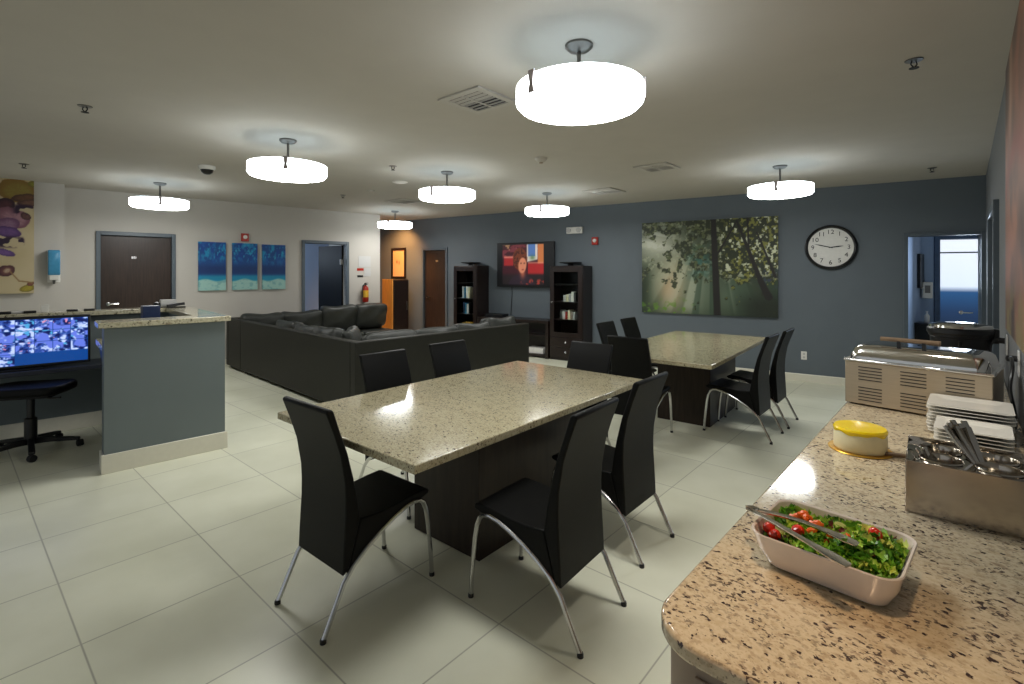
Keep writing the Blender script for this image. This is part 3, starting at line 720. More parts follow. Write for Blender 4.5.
def bowl_ornament(t, height, w, lb):
    o = MB().lathe([(.0, 0), (.06, 0), (.05, .02), (.04, .035), (.2, .055), (.21, .07), (.19, .068), (.04, .05), (0, .05)], 28).build('decorative_bowl', M['matteblack'])
    o.location = (t.location.x, t.location.y, height); a = t.rotation_euler.z
    o.location += Vector((math.sin(a) * .22, -math.cos(a) * .22, .001)); return tag(o, lb, 'bowl')
bowl_ornament(tL, 1.73, .3, 'low black dish on top of left bookcase')
bowl_ornament(tR, 1.71, .3, 'low black dish on top of right bookcase')
# console
xl = WB.x(488) + .04; xr = WB.x(550, BD) - .03
t = thing('media_console', 'low dark wooden media console under the television', 'console', WB.pt((xl + xr) / 2, 0, .01), WB.rz)
w = xr - xl; D = .42; hh = .70
MB().box(-w / 2, w / 2, -D, 0, hh - .05, hh).build('console_top', M['dark_wood'], t, bevel=.004)
for sx in (-1, 1): MB().box(sx * w / 2 - (.06 if sx > 0 else 0), sx * w / 2 + (.06 if sx < 0 else 0), -D + .01, -.01, 0, hh - .05).build('side_panel', M['dark_wood'], t)
MB().box(-w / 2 + .06, w / 2 - .06, -.03, -.01, .05, hh - .05).build('back_panel', M['dark_wood'], t)
MB().box(-w / 2 + .06, w / 2 - .06, -D + .02, -.03, .03, .07).build('bottom_shelf', M['dark_wood'], t)
MB().box(-w / 2 + .06, w / 2 - .06, -D + .04, -.03, .4, .42).build('middle_shelf', M['dark_wood'], t)
shelf_item('media_player', t, -w * .3, -.2, hh, .42, .24, .06, 'black', 'flat black media player on left end of the console', 'media player')
shelf_item('storage_box', t, w / 2 - .32, -.24, .07, .36, .22, .1, 'white', 'white box on bottom shelf of the media console', 'box')

# alcove cabinet
pA = at_z(393, 336, 0); pA = Vector((at_y(393, 300, 10.9).x, 10.9, 0))
t = thing('tall_cabinet', 'tall cabinet with side coloured as warmly lit and dark front in the alcove', 'cabinet', pA, R(45))
# local corner at origin; dark face runs along +X (right), face with warm lamplight in its colour along -X side turned away
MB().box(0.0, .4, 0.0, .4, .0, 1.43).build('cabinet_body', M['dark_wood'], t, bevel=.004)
MB().box(-.025, 0.0, -.01, .41, .0, 1.44).build('side_panel', M['lit_side'], t, bevel=.003)
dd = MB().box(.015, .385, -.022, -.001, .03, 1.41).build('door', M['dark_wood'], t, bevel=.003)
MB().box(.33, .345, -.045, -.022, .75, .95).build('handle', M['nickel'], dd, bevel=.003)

# ------------------------------------------------------------------ ceiling things
def make_lamp(p, lb):
    t = thing('pendant_lamp', lb, 'lamp', (p.x, p.y, 2.44), 0, 'drum ceiling lamps')
    r = .335; z0, z1 = .034, .137
    MB().lathe([(r - .02, z0), (r, z0 + .02), (r, z1)], 56, caps=False).build('lamp_shade', M['drum'], t)
    MB().lathe([(0, z0 - .008), (r * .6, z0 - .006), (r - .0201, z0)], 56, caps=False).build('diffuser', M['diffuser'], t)
    MB().lathe([(r - .002, z1 + .001), (r - .013, z1 + .001), (r - .013, z0 + .022), (0, z0 + .004)], 56, caps=False).build('shade_lining', M['lining'], t)
    top = CEIL - 2.44
    MB().lathe([(.0, top), (.075, top), (.075, top - .012), (.055, top - .03), (.02, top - .038), (.0, top - .038)][::-1], 28).build('canopy', M['nickel'], t)
    MB().lathe([(.011, z0 + .005), (.011, top - .03)], 12).build('stem', M['nickel'], t)
    for k in range(3):
        a = R(-140 + 120 * k)
        c = MB().add([(r + .002, -.022, z1 + .012), (r + .002, .022, z1 + .012), (r + .002, .012, .085), (r + .002, -.012, .085), (r + .002, .022, .04), (r + .002, -.022, .04)] + [(r + .012, -.022, z1 + .012), (r + .012, .022, z1 + .012), (r + .012, .012, .085), (r + .012, -.012, .085), (r + .012, .022, .04), (r + .012, -.022, .04)],
                     [(0, 1, 2, 3), (3, 2, 4, 5), (9, 8, 7, 6), (11, 10, 8, 9), (0, 6, 7, 1), (1, 7, 8, 2), (2, 8, 10, 4), (4, 10, 11, 5), (5, 11, 9, 3), (3, 9, 6, 0)])
        c.tube([(r + .005, 0, z1 + .006), (.01, 0, z1 + .006)], .005, 6)
        c.xf(Matrix.Rotation(a, 4, 'Z')).build('clip', M['clipmetal'], t)
    MB().lathe([(.0, -.012), (.01, -.008), (.012, .008), (0, .01)], 12, (0, 0, z0 - .009)).build('finial', M['clipmetal'], t)
    return t
LAMPS = [(579, 45, 'largest glowing drum pendant lamp, nearest above the dining table'), (288, 140, 'glowing drum pendant lamp above the sofa side left of centre'), (160, 183, 'leftmost glowing drum pendant lamp above the wooden door'), (447, 172, 'glowing drum pendant lamp in the middle of the ceiling'),
         (547, 193, 'glowing drum pendant lamp in front of the television wall'), (395, 211, 'smallest glowing drum pendant lamp before the alcove'), (780, 166, 'rightmost glowing drum pendant lamp above the forest picture')]
lamp0 = None; LROT = [71, 86, 27, 30, 42, 15]
for px, py, lb in LAMPS:
    p = at_z(px, py, CEIL)
    if lamp0 is None: lamp0 = make_lamp(p, lb)
    else: dup(lamp0, (p.x, p.y, 2.44), R(LROT.pop(0)), lb)
def vent(px, py, s, lb, rz=-R(41)):
    p = at_z(px, py, CEIL); t = thing('ceiling_vent', lb, 'vent', (p.x, p.y, CEIL), rz, 'ceiling vents')
    MB().box(-s, s, -s, -s + .05, -.014, -.001).box(-s, s, s - .05, s, -.014, -.001).box(-s, -s + .05, -s + .05, s - .05, -.014, -.001).box(s - .05, s, -s + .05, s - .05, -.014, -.001).build('vent_frame', M['wall_white'], t, bevel=.003)
    MB().box(-s + .05, s - .05, -s + .05, s - .05, -.004, -.001).build('backing', M['matteblack'], t)
    n = 6; mb = MB()
    for k in range(n):
        y = -s + .06 + (2 * s - .12) * (k + .5) / n
        sg = 1 if k < n / 2 else -1
        mb.add([(-s + .05, y - .010, -.003), (s - .05, y - .010, -.003), (s - .05, y + .008 * sg, -.016), (-s + .05, y + .008 * sg, -.016)], [(0, 1, 2, 3)])
    mb.box(-.008, .008, -s + .05, s - .05, -.017, -.012)
    mb.build('louvers', M['wall_white'], t, smooth=False)
vent(478, 100, .2, 'square white ceiling vent left of the largest lamp')
vent(657, 167, .2, 'square ceiling vent between the largest lamp and forest picture')
vent(604, 191, .24, 'square ceiling vent in front of the emergency light')
vent(403, 201, .22, 'square ceiling vent just behind the smallest lamp')
def sprinkler(px, py, lb):
    p = at_z(px, py, CEIL); t = thing('sprinkler', lb, 'sprinkler', (p.x, p.y, CEIL), 0, 'ceiling sprinklers')
    MB().lathe([(.0, -.006), (.042, -.005), (.045, -.001), (0, -.001)], 20).build('escutcheon', M['nickel'], t)
    MB().tube([(-.012, 0, -.005), (-.018, 0, -.025), (0, 0, -.045)], .004, 6).tube([(.012, 0, -.005), (.018, 0, -.025), (0, 0, -.045)], .004, 6).build('frame_arm', M['matteblack'], t)
    MB().lathe([(0, -.05), (.024, -.048), (.024, -.045), (0, -.044)], 16).build('deflector', M['matteblack'], t)
for px, py, lb in ((85, 106, 'sprinkler head on the ceiling, the left one nearest the camera'), (24, 164, 'sprinkler head on the ceiling above the orchid canvas'), (914, 60, 'sprinkler head on the ceiling at upper right'), (393, 166, 'sprinkler head on the ceiling left of the middle lamp'), (343, 195, 'sprinkler head on the ceiling right of the sofa lamp'), (932, 168, 'sprinkler head on the ceiling near the right corner doorway')):
    sprinkler(px, py, lb)
p = at_z(541, 158, CEIL); t = thing('smoke_detector', 'beige round smoke detector on the ceiling below the largest lamp', 'detector', (p.x, p.y, CEIL))
MB().lathe([(0, -.05), (.03, -.048), (.05, -.035), (.065, -.015), (.068, -.001), (0, -.001)], 24).build('housing', M['ceiling'], t); MB().lathe([(0, -.062), (.02, -.058), (.022, -.046), (0, -.046)], 16).build('sensor', M['cab'], t)
p = at_z(400, 182, CEIL); o = MB().lathe([(0, -.012), (.08, -.012), (.1, -.006), (.105, -.001), (0, -.001)], 28).build('ceiling_speaker', M['white']); o.location = (p.x, p.y, CEIL); tag(o, 'round white ceiling speaker cover left of the middle lamp', 'speaker')
p = at_z(371, 190, CEIL); o = MB().lathe([(0, -.04), (.03, -.036), (.05, -.02), (.055, -.001), (0, -.001)], 24).build('smoke_detector', M['ceiling']); o.location = (p.x, p.y, CEIL); tag(o, 'small round smoke detector on the ceiling far left of middle lamp', 'detector')
p = at_z(207, 166, CEIL); t = thing('security_camera', 'white dome security camera with black lens on the ceiling', 'camera', (p.x, p.y, CEIL))
MB().lathe([(.075, -.045), (.085, -.03), (.085, -.001), (0, -.001)], 28).build('housing', M['white'], t)
MB().lathe([(0, -.1), (.03, -.095), (.055, -.075), (.066, -.045), (0, -.045)], 24).build('dome_lens', M['black'], t)

# ------------------------------------------------------------------ dining chairs and tables
back_prof = [(.018, .985), (.028, .998), (.045, .996), (.055, .985), (.09, .88), (.125, .78), (.155, .66), (.175, .56), (.19, .462), (.13, .252), (.1, .235), (.104, .32), (.109, .4), (.115, .5), (.116, .57), (.112, .65), (.09, .78), (.058, .88)]
seat_prof = [(.191, .462), (.3, .452), (.4, .457), (.5, .466), (.575, .47), (.6, .462), (.61, .45), (.6, .436), (.56, .427), (.45, .41), (.38, .386), (.32, .36), (.25, .324), (.19, .284), (.132, .25)]
leg_path = [(.0, .011), (.03, .07), (.07, .15), (.1, .21), (.15, .268), (.22, .318), (.3, .362), (.38, .4), (.45, .424), (.5, .432), (.535, .428), (.56, .41), (.578, .37), (.592, .3), (.604, .2), (.614, .1), (.62, .011)]
S0 = .31
def make_chair(lb):
    t = thing('dining_chair', lb, 'chair', (0, 0, 0), 0, 'black dining chairs')
    W_ = .2
    MB().xprism([(a - S0, b) for a, b in back_prof], -W_, W_).build('backrest', M['leather'], t, bevel=.012, seg=3)
    MB().xprism([(a - S0, b) for a, b in seat_prof], -W_ + .001, W_ - .001).build('seat', M['leather'], t, bevel=.012, seg=3)
    for s in (-1, 1):
        P = [(s * (.2 + .004 * abs(a - .3) / .3), a - S0, b) for a, b in leg_path]
        l = MB().tube(P, .0115, 10).build('leg', M['chrome'], t)
        for e in (P[0], P[-1]): MB().lathe([(.014, 0), (.014, .014), (.0115, .02)], 12, (e[0], e[1], 0)).build('foot_cap', M['black'], l)
    return t
chair0 = None
def chair(center, f, lb):
    global chair0
    if chair0 is None:
        chair0 = make_chair(lb); put(chair0, (center[0], center[1], 0), rz_of(f)); return chair0
    return dup(chair0, (center[0], center[1], 0), rz_of(f), lb)
V1 = Vector((math.sin(R(40)), math.cos(R(40)))); U1 = Vector((-V1.y, V1.x))
V2 = Vector((math.sin(R(38)), math.cos(R(38)))); U2 = Vector((-V2.y, V2.x))
chair((-.777, 2.51), (.63, .777), 'black leather dining chair at the near left end of front table, back to camera')
chair((.167, 2.418), (-.785, .62), 'black leather dining chair pulled out in centre foreground, right of front table')
chair((.6, 3.05), (-.76, .65), 'black leather dining chair on right side of front table, second one back')
chair((-.768, 3.58), (.755, -.656), 'black leather dining chair beyond the front table before the sofa, left one')
chair((-.352, 4.115), (.755, -.656), 'black leather dining chair beyond the front table before the sofa, right one')
chair((.5, 4.03), (-.656, -.755), 'black leather dining chair at the far end of the front table, facing camera')
chair((1.24, 4.84), (.62, .785), 'black leather dining chair at near end of rear table, back to camera')
chair((2.31, 4.975), (-.75, .66), 'black leather dining chair on right side of rear table, nearer the buffet')
chair((2.72, 5.43), (-.76, .65), 'black leather dining chair on right side of rear table, nearer the back wall')
chair((1.34, 5.84), (.785, -.62), 'black leather dining chair on far left side of rear table, left one')
chair((1.74, 6.37), (.785, -.62), 'black leather dining chair on far left side of rear table, right one')
def dining_table(c, th, ln, wd, base_c, lb):
    t = thing('dining_table', lb, 'table', (c[0], c[1], 0), -th, 'granite dining tables')
    z = .79
    MB().box(-wd / 2, wd / 2, -ln / 2, ln / 2, z - .04, z).build('table_top', M['granite2'], t, bevel=.006)
    ca, sa = math.cos(th), math.sin(th)
    dx, dy = base_c[0] - c[0], base_c[1] - c[1]
    bx, by = dx * ca - dy * sa, dx * sa + dy * ca
    MB().box(bx - .28, bx + .28, by - .5, by + .5, .0, z - .04).build('pedestal', M['table_wood'], t, bevel=.004)
    MB().box(bx - .36, bx + .36, by - .75, by + .75, z - .075, z - .041).build('support_rail', M['dark_wood'], t, bevel=.004)
    return t
b1 = Vector((-.396, 2.923)) + V1 * .5
dining_table((-.179, 3.313), R(40), 2.19, 1.24, (b1.x, b1.y), 'speckled granite dining table in the foreground with dark pedestal')
b2 = Vector((1.787, 5.245)) + V2 * .55
dining_table((1.997, 5.59), R(38), 2.34, 1.16, (b2.x, b2.y), 'speckled granite dining table at rear below the forest picture')

# ------------------------------------------------------------------ sofa sections
def cushion(name, w, d, h, parent, loc, rz=0., tilt=0., seed=1, puff=.22, m='sofa', rx=0.):
    """soft box: w (x), d (y), h (z), centre at loc"""
    n = 9; rg = random.Random(seed); v = []; f = []
    idx = {}
    bm = bmesh.new(); bmesh.ops.create_cube(bm, size=2.0)
    bmesh.ops.subdivide_edges(bm, edges=bm.edges[:], cuts=7, use_grid_fill=True)
    ph = [rg.uniform(0, 6.28) for _ in range(6)]
    for q in bm.verts:
        x, y, z = q.co
        # superellipsoid
        p = 7.0; L = (abs(x) ** p + abs(y) ** p + abs(z) ** p) ** (1 / p); x, y, z = x / L, y / L, z / L
        th = 1 - puff * (max(abs(x), abs(z)) ** 3)
        y *= th
        wr = .08 * math.sin(x * 5 + ph[0] + z * 2) + .07 * math.sin(z * 6 + ph[1] + x * 4) + .05 * math.sin(x * 10 + ph[2] - z * 5)
        y += wr; z += .05 * math.sin(x * 3.3 + ph[3]) * (z > 0) - .12 * max(0, z) * (1 - x * x)
        q.co = (x * w / 2, y * d / 2, z * h / 2)
    me = bpy.data.meshes.new(name); bm.to_mesh(me); bm.free()
    me.polygons.foreach_set('use_smooth', [True] * len(me.polygons)); me.materials.append(M[m])
    o = bpy.data.objects.new(name, me); C.objects.link(o); o.parent = parent; o.location = loc; o.rotation_euler = (R(tilt), R(rx), rz)
    s = o.modifiers.new('sub', 'SUBSURF'); s.levels = 1; s.render_levels = 1
    return o
SA = R(43.5)
cor = at_z(355.3, 272 + 146.8, 0)
sv = Vector((math.sin(SA), math.cos(SA))); su = Vector((-math.sin(R(46.5)) , math.cos(R(46.5))))
su = Vector((-sv.y, sv.x))
LEN = 2.86; DEP = .92; BT = .83
# local frame of each section: X along its back, back plane at y=0, seat towards +Y
def sofa(name_lb, origin, rz, ln, ncush, sc, backcush, b0, b1, dep):
    t = thing('sofa_section', name_lb, 'sofa', (origin.x, origin.y, 0), rz)
    MB().box(0, ln, 0, .11, .045, BT).build('back_panel', M['sofa_panel'], t, bevel=.012, seg=3)
    MB().box(b0, b1, .111, dep, .045, .27).build('base', M['sofa_panel'], t, bevel=.01)
    for x in (.08, ln - .08):
        for y in (.06, dep - .06): MB().box(x - .025, x + .025, y - .025, y + .025, 0, .045).build('foot', M['black'], t)
    for k in range(ncush):
        a = sc[0] + (sc[1] - sc[0]) * k / ncush; b = sc[0] + (sc[1] - sc[0]) * (k + 1) / ncush
        MB().box(a + .004, b - .004, .12, dep + .005, .271, .45).build('seat_cushion', M['sofa'], t, bevel=.04, seg=4)
    for i, (xc, w, yc, zc, h, tl) in enumerate(backcush):
        cushion('back_cushion', w, .24, h, t, (xc, yc, zc), 0, tl, seed=i + int(ln * 10))
    return t
# right section (back towards the dining table): X along -sv so that seat (+Y) faces away
# origin at its far (right) end, X runs back to the corner
rzR = math.atan2(sv.y, sv.x)
tR_ = sofa('charcoal leather sofa section with its back to the dining table', cor.xy, rzR, LEN, 3, (.13, LEN), [(.62, .74, .26, .67, .46, -14), (1.3, .72, .26, .66, .46, -14), (1.98, .7, .26, .67, .46, -14), (2.5, .62, .27, .71, .46, -12)], .13, LEN - .01, DEP)
SE = 3.58
tL_ = sofa('charcoal leather sofa section with its back to the reception counter', cor.xy + su * SE, math.atan2(-su.y, -su.x), SE - .115, 3, (.01, SE - .96), [(1.05, .66, .3, .66, .46, -16), (1.75, .62, .28, .65, .46, -18), (2.35, .55, .27, .67, .46, -14)], .01, SE - .95, DEP)
SF = 4.27
tF_ = sofa('charcoal leather sofa section against the white wall facing the camera', cor.xy + su * SF + sv * 2.9, math.atan2(-sv.y, -sv.x), 2.9, 4, (0, 2.78),
           [(.36, .7, .28, .74, .5, -12), (1.04, .72, .28, .73, .5, -12), (1.75, .76, .26, .68, .46, -8), (2.42, .7, .26, .68, .46, -8)], .01, 2.8, SF - SE - .015)
MB().box(2.8, 2.9, .111, SF - SE - .01, .045, BT).build('side_panel', M['sofa_panel'], tF_, bevel=.012, seg=3)
# small cushions lying on the corner
def loose_cushion(p, w, d, h, rz, tilt, lb, seed):
    t = cushion('throw_cushion', w, d, h, None, p, rz, tilt, seed, puff=.5); return tag(t, lb, 'cushion')
q = cor.xy + su * .62 + sv * .34
loose_cushion((q.x, q.y, .72), .5, .2, .44, rzR + .9, -20, 'rumpled charcoal throw cushion in the near corner of the sofa', 5)

# ------------------------------------------------------------------ reception counter
RA = R(46); rv = Vector((math.sin(RA), math.cos(RA))); ru = Vector((-rv.y, rv.x))
FL_ = at_z(104, 474, 0).xy
def rp(a, b, z=0.):                       # a along ru (away), b along rv (right)
    q = FL_ + ru * a + rv * b; return Vector((q.x, q.y, z))
RT = 1.2
rc = thing('reception_counter', 'grey blue reception half wall with granite ledge and cream base', 'counter', (FL_.x, FL_.y, 0), math.atan2(rv.y, rv.x))
# local X = rv, local Y = ru
LV, LU, TK = .855, 1.66, .16
MB().box(0, LV, 0, TK, 0, RT - .045).build('front_panel', M['wall_halfblue'], rc, smooth=False)
MB().box(LV - TK, LV, TK, LU + TK, 0, RT - .045).build('side_panel', M['wall_halfblue'], rc, smooth=False)
MB().box(-3.0, LV - TK, LU, LU + TK, 0, RT - .045).build('rear_panel', M['wall_halfblue'], rc, smooth=False)
OV = .04
MB().box(-OV, LV + OV, -OV, TK + OV + .06, RT - .045, RT).build('ledge', M['granite3'], rc, bevel=.005)
MB().box(LV - TK - OV, LV + OV, TK + OV + .062, LU - OV - .06, RT - .045, RT).build('ledge', M['granite3'], rc, bevel=.003)
MB().box(-3.0, LV + OV, LU - OV - .058, LU + TK + OV, RT - .045, RT).build('ledge', M['granite3'], rc, bevel=.005)
def bb(x0, x1, y0, y1):
    MB().box(x0, x1, y0, y1, 0, .15).build('baseboard', M['trim'], rc, bevel=.004)
bb(-.018, LV + .018, -.018, -.0005); bb(-.018, -.0005, 0, TK); bb(-3.0, LV - TK - .001, LU - .018, LU - .0005)
def on_rc(o, a, b, z, rz=0.):
    q = rp(a, b, z); o.location = q; o.rotation_euler = (0, 0, math.atan2(rv.y, rv.x) + rz); return o
# worktop behind the front panel
o = thing('side_worktop', 'small granite worktop bracketed behind the front half wall', 'worktop'); on_rc(o, 0, 0, 0)
MB().box(.0, LV - TK - .002, TK + .002, .72, .95, 1.0).build('worktop_slab', M['granite3'], o, bevel=.004)
MB().xprism([(TK + .002, .95), (TK + .002, .7), (TK + .05, .7), (.66, .93), (.66, .95)], .02, .06).build('bracket', M['black'], o)
MB().xprism([(TK + .002, .95), (TK + .002, .7), (TK + .05, .7), (.66, .93), (.66, .95)], .5, .54).build('bracket', M['black'], o)
# desk under monitor
o = thing('reception_desk', 'dark desk inside the reception counter under the monitor', 'desk'); on_rc(o, 0, 0, 0)
MB().box(-3.0, LV - TK - .01, LU - .46, LU - .02, .66, .70).build('desk_top', M['desk'], o, bevel=.003)
MB().box(LV - TK - .05, LV - TK - .012, LU - .4, LU - .06, 0, .66).build('desk_side', M['desk'], o)
# monitor
yM = LU - .34
def mon_x(px):
    q = rp(yM, 0).xy; r = Vector(((px - CX) / F, 1.)); n = ru; t_ = q.dot(n) / r.dot(n); return (Vector((r.x * t_, t_)) - q).dot(rv), t_
xr, tr = mon_x(90.5); zt = H + (HY - 314) / F * tr; zb = H + (HY - 361.5) / F * tr
mw = 1.05
o = thing('monitor', 'wide monitor showing a grid of blue security camera views', 'monitor'); on_rc(o, yM, xr - mw, zb)
mh = zt - zb
MB().box(0, mw, 0, .05, 0, mh).build('casing', M['black'], o, bevel=.006)
p = panel('screen', M['cctv'], mw - .04, mh - .05, .003, cctv, 200, 90, o); p.location = (.02, -.004, .025)
MB().box(mw / 2 - .05, mw / 2 + .05, .02, .06, -(zb - .705), .1).box(mw / 2 - .2, mw / 2 + .2, -.06, .14, -(zb - .702), -(zb - .715)).build('stand', M['black'], o)
# stool
c = Vector((-4.28, 4.42))
t = thing('office_stool', 'black wheeled office stool with wide padded seat by the monitor', 'stool', (c.x, c.y, 0), 0.3)
MB().prism(rrect(-.29, .29, -.22, .22, .13, 8), .525, .6).build('seat', M['leather'], t, bevel=.025, seg=3)
MB().box(-.2, .2, -.14, .14, .495, .525).build('seat_plate', M['matteblack'], t, bevel=.005)
MB().lathe([(.045, .12), (.045, .3), (.028, .31), (.028, .5)], 20).build('gas_column', M['black'], t)
MB().tube([(.05, -.05, .505), (.22, -.16, .5), (.31, -.2, .51)], .008, 8).build('height_lever', M['black'], t)
for k in range(5):
    a = R(-152 + 72 * k)
    l = MB().xprism([(0, .07), (0, .13), (.1, .125), (.34, .085), (.34, .06), (.1, .075)], -.022, .022).xf(Matrix.Rotation(a, 4, 'Z')).build('base_arm', M['black'], t, bevel=.006)
    wv = Matrix.Rotation(a, 4, 'Z') @ Vector((0, .34, 0))
    MB().lathe([(.0, -.022), (.028, -.022), (.031, -.012), (.031, .012), (.028, .022), (0, .022)], 18).xf(Matrix.Translation((wv.x, wv.y, .031)) @ Matrix.Rotation(a + .5, 4, 'Z') @ Matrix.Rotation(R(90), 4, 'X')).build('caster', M['matteblack'], l)
# things on the ledge
def flat(name, a, b, w, d, h, m, lb, cat, rz=0., z=RT, group=None):
    o = MB().box(-w / 2, w / 2, -d / 2, d / 2, 0, h).build(name, M[m], bevel=min(h * .25, .004)); on_rc(o, a, b, z + .001, rz); return tag(o, lb, cat, group)
def ledge_b(px):
    q = rp(LU + .05, 0).xy; r = Vector(((px - CX) / F, 1.)); t_ = q.dot(ru) / r.dot(ru); return (Vector((r.x * t_, t_)) - q).dot(rv)
flat('card_holder', LU + .02, ledge_b(4), .1, .1, .02, 'black', 'flat black pad on rear ledge below the orchid canvas', 'pad')
flat('paper_stack', LU + .07, ledge_b(14), .2, .14, .015, 'paper', 'stack of white paper on the rear reception ledge', 'papers')
flat('card_holder', LU + .02, ledge_b(30), .09, .09, .02, 'black', 'flat black pad on rear ledge right of the white papers', 'pad')
flat('table_sign', LU + .06, ledge_b(45), .06, .03, .07, 'white', 'small white standing card on the rear ledge under the soap dispenser', 'sign')
flat('card_holder', LU + .02, ledge_b(72), .085, .08, .018, 'black', 'flat black pad on rear ledge left of the wooden door', 'pad')
flat('card_holder', LU + .02, ledge_b(89), .085, .08, .018, 'black', 'flat black pad on rear ledge at the wooden door frame', 'pad')
def bpx(a, px):
    q = rp(a, 0).xy; r = Vector(((px - CX) / F, 1.)); t_ = q.dot(ru) / r.dot(ru); return (Vector((r.x * t_, t_)) - q).dot(rv)
flat('file_box', .5, bpx(.5, 150.5), .13, .13, .29, 'navy', 'navy blue box standing on the small granite worktop', 'box', 0, 1.0)
o = MB().lathe([(0, 0), (.045, 0), (.045, .15), (0, .15)], 20).xf(Matrix.Rotation(R(90), 4, 'Y')).build('paper_roll', M['paper']); on_rc(o, LU - .02, bpx(LU - .02, 160), RT + .047); tag(o, 'white paper roll lying on the reception ledge behind navy box', 'paper roll')
o = MB().lathe([(0, 0), (.03, .004), (.036, .03), (.028, .06), (0, .068)], 16).build('desk_bell', M['black']); on_rc(o, LU - .04, bpx(LU - .04, 157), RT + .001); tag(o, 'small black round bell on the rear ledge beside paper roll', 'bell')
t = thing('stapler', 'black stapler on the reception ledge right of paper roll', 'stapler'); on_rc(t, LU - .1, LV - .1, RT + .001, .2)
MB().box(-.09, .09, -.018, .018, 0, .012).build('stapler_base', M['black'], t, bevel=.003)
MB().xprism([(-.016, .0), (.016, .0), (.012, .03), (-.012, .03)], -.09, .085).xf(Matrix.Translation((0, 0, .018)) @ Matrix.Rotation(R(-6), 4, 'Y')).build('stapler_arm', M['black'], t, bevel=.003)

# ------------------------------------------------------------------ buffet counter
def bp(a, b, z=0.):
    q = vv * a + nn * b; return Vector((q.x, q.y, z))
bw = nn.dot(C0.xy)            # wall offset
CT = .91
a0, a1, b0 = .894, 4.75, -.471
buf = thing('buffet_counter', 'long taupe buffet cabinet with rounded speckled granite top', 'counter', (0, 0, 0), -TH)
# local x = nn (b), local y = vv (a)
top = MB().prism(rrect(b0, bw - .002, a0, a1, .11, 14, (0, 0, 0, 1)), CT - .035, CT).build('granite_top', M['granite'], buf, bevel=.008, seg=3)
body = MB().prism(rrect(b0 + .018, bw - .002, a0 + .018, a1 - .02, .095, 14, (0, 0, 0, 1)), .1, CT - .036).build('cabinet_body', M['cab'], buf, bevel=.003)
MB().box(b0 + .09, bw - .002, a0 + .1, a1 - .06, 0, .1).build('toe_kick', M['matteblack'], buf)
MB().box(b0 + .1, bw - .03, a0 + .012, a0 + .019, .14, CT - .06).build('end_panel', M['cab'], buf, bevel=.002)
for k in range(6):
    ya = a0 + .24 + k * .59
    d = MB().box(b0 + .004, b0 + .018, ya, ya + .57, .14, CT - .06).build('door', M['cab'], buf, bevel=.003)
    MB().tube([(b0 + .004, ya + .5, .7), (b0 - .014, ya + .5, .71), (b0 - .014, ya + .5, .83), (b0 + .004, ya + .5, .84)], .006, 8).build('handle', M['nickel'], d)

# --- salad dish
SD = Vector((.740, 1.151, CT + .001)); srz = -R(46)
t = thing('serving_dish', 'white rectangular serving dish holding the salad', 'dish', SD, srz)
def rr_loop(w, d, r, z, seg=7):
    return [(x, y, z) for x, y in rrect(-w / 2, w / 2, -d / 2, d / 2, r, seg)]
loops = [rr_loop(.212, .16, .03, .0), rr_loop(.235, .182, .035, .005), rr_loop(.27, .222, .04, .042), rr_loop(.287, .244, .042, .077), rr_loop(.292, .249, .044, .081), rr_loop(.289, .246, .043, .084), rr_loop(.279, .236, .04, .081), rr_loop(.254, .208, .036, .04), rr_loop(.226, .17, .032, .011), rr_loop(.17, .12, .03, .009)]
mb = MB(); n = len(loops[0]); v = [p for l in loops for p in l]
f = [(i * n + k, i * n + (k + 1) % n, (i + 1) * n + (k + 1) % n, (i + 1) * n + k) for i in range(len(loops) - 1) for k in range(n)] + [tuple(range(n))[::-1], tuple(range((len(loops) - 1) * n, len(loops) * n))]
mb.add(v, f).build('dish_body', M['pinkchina'], t)
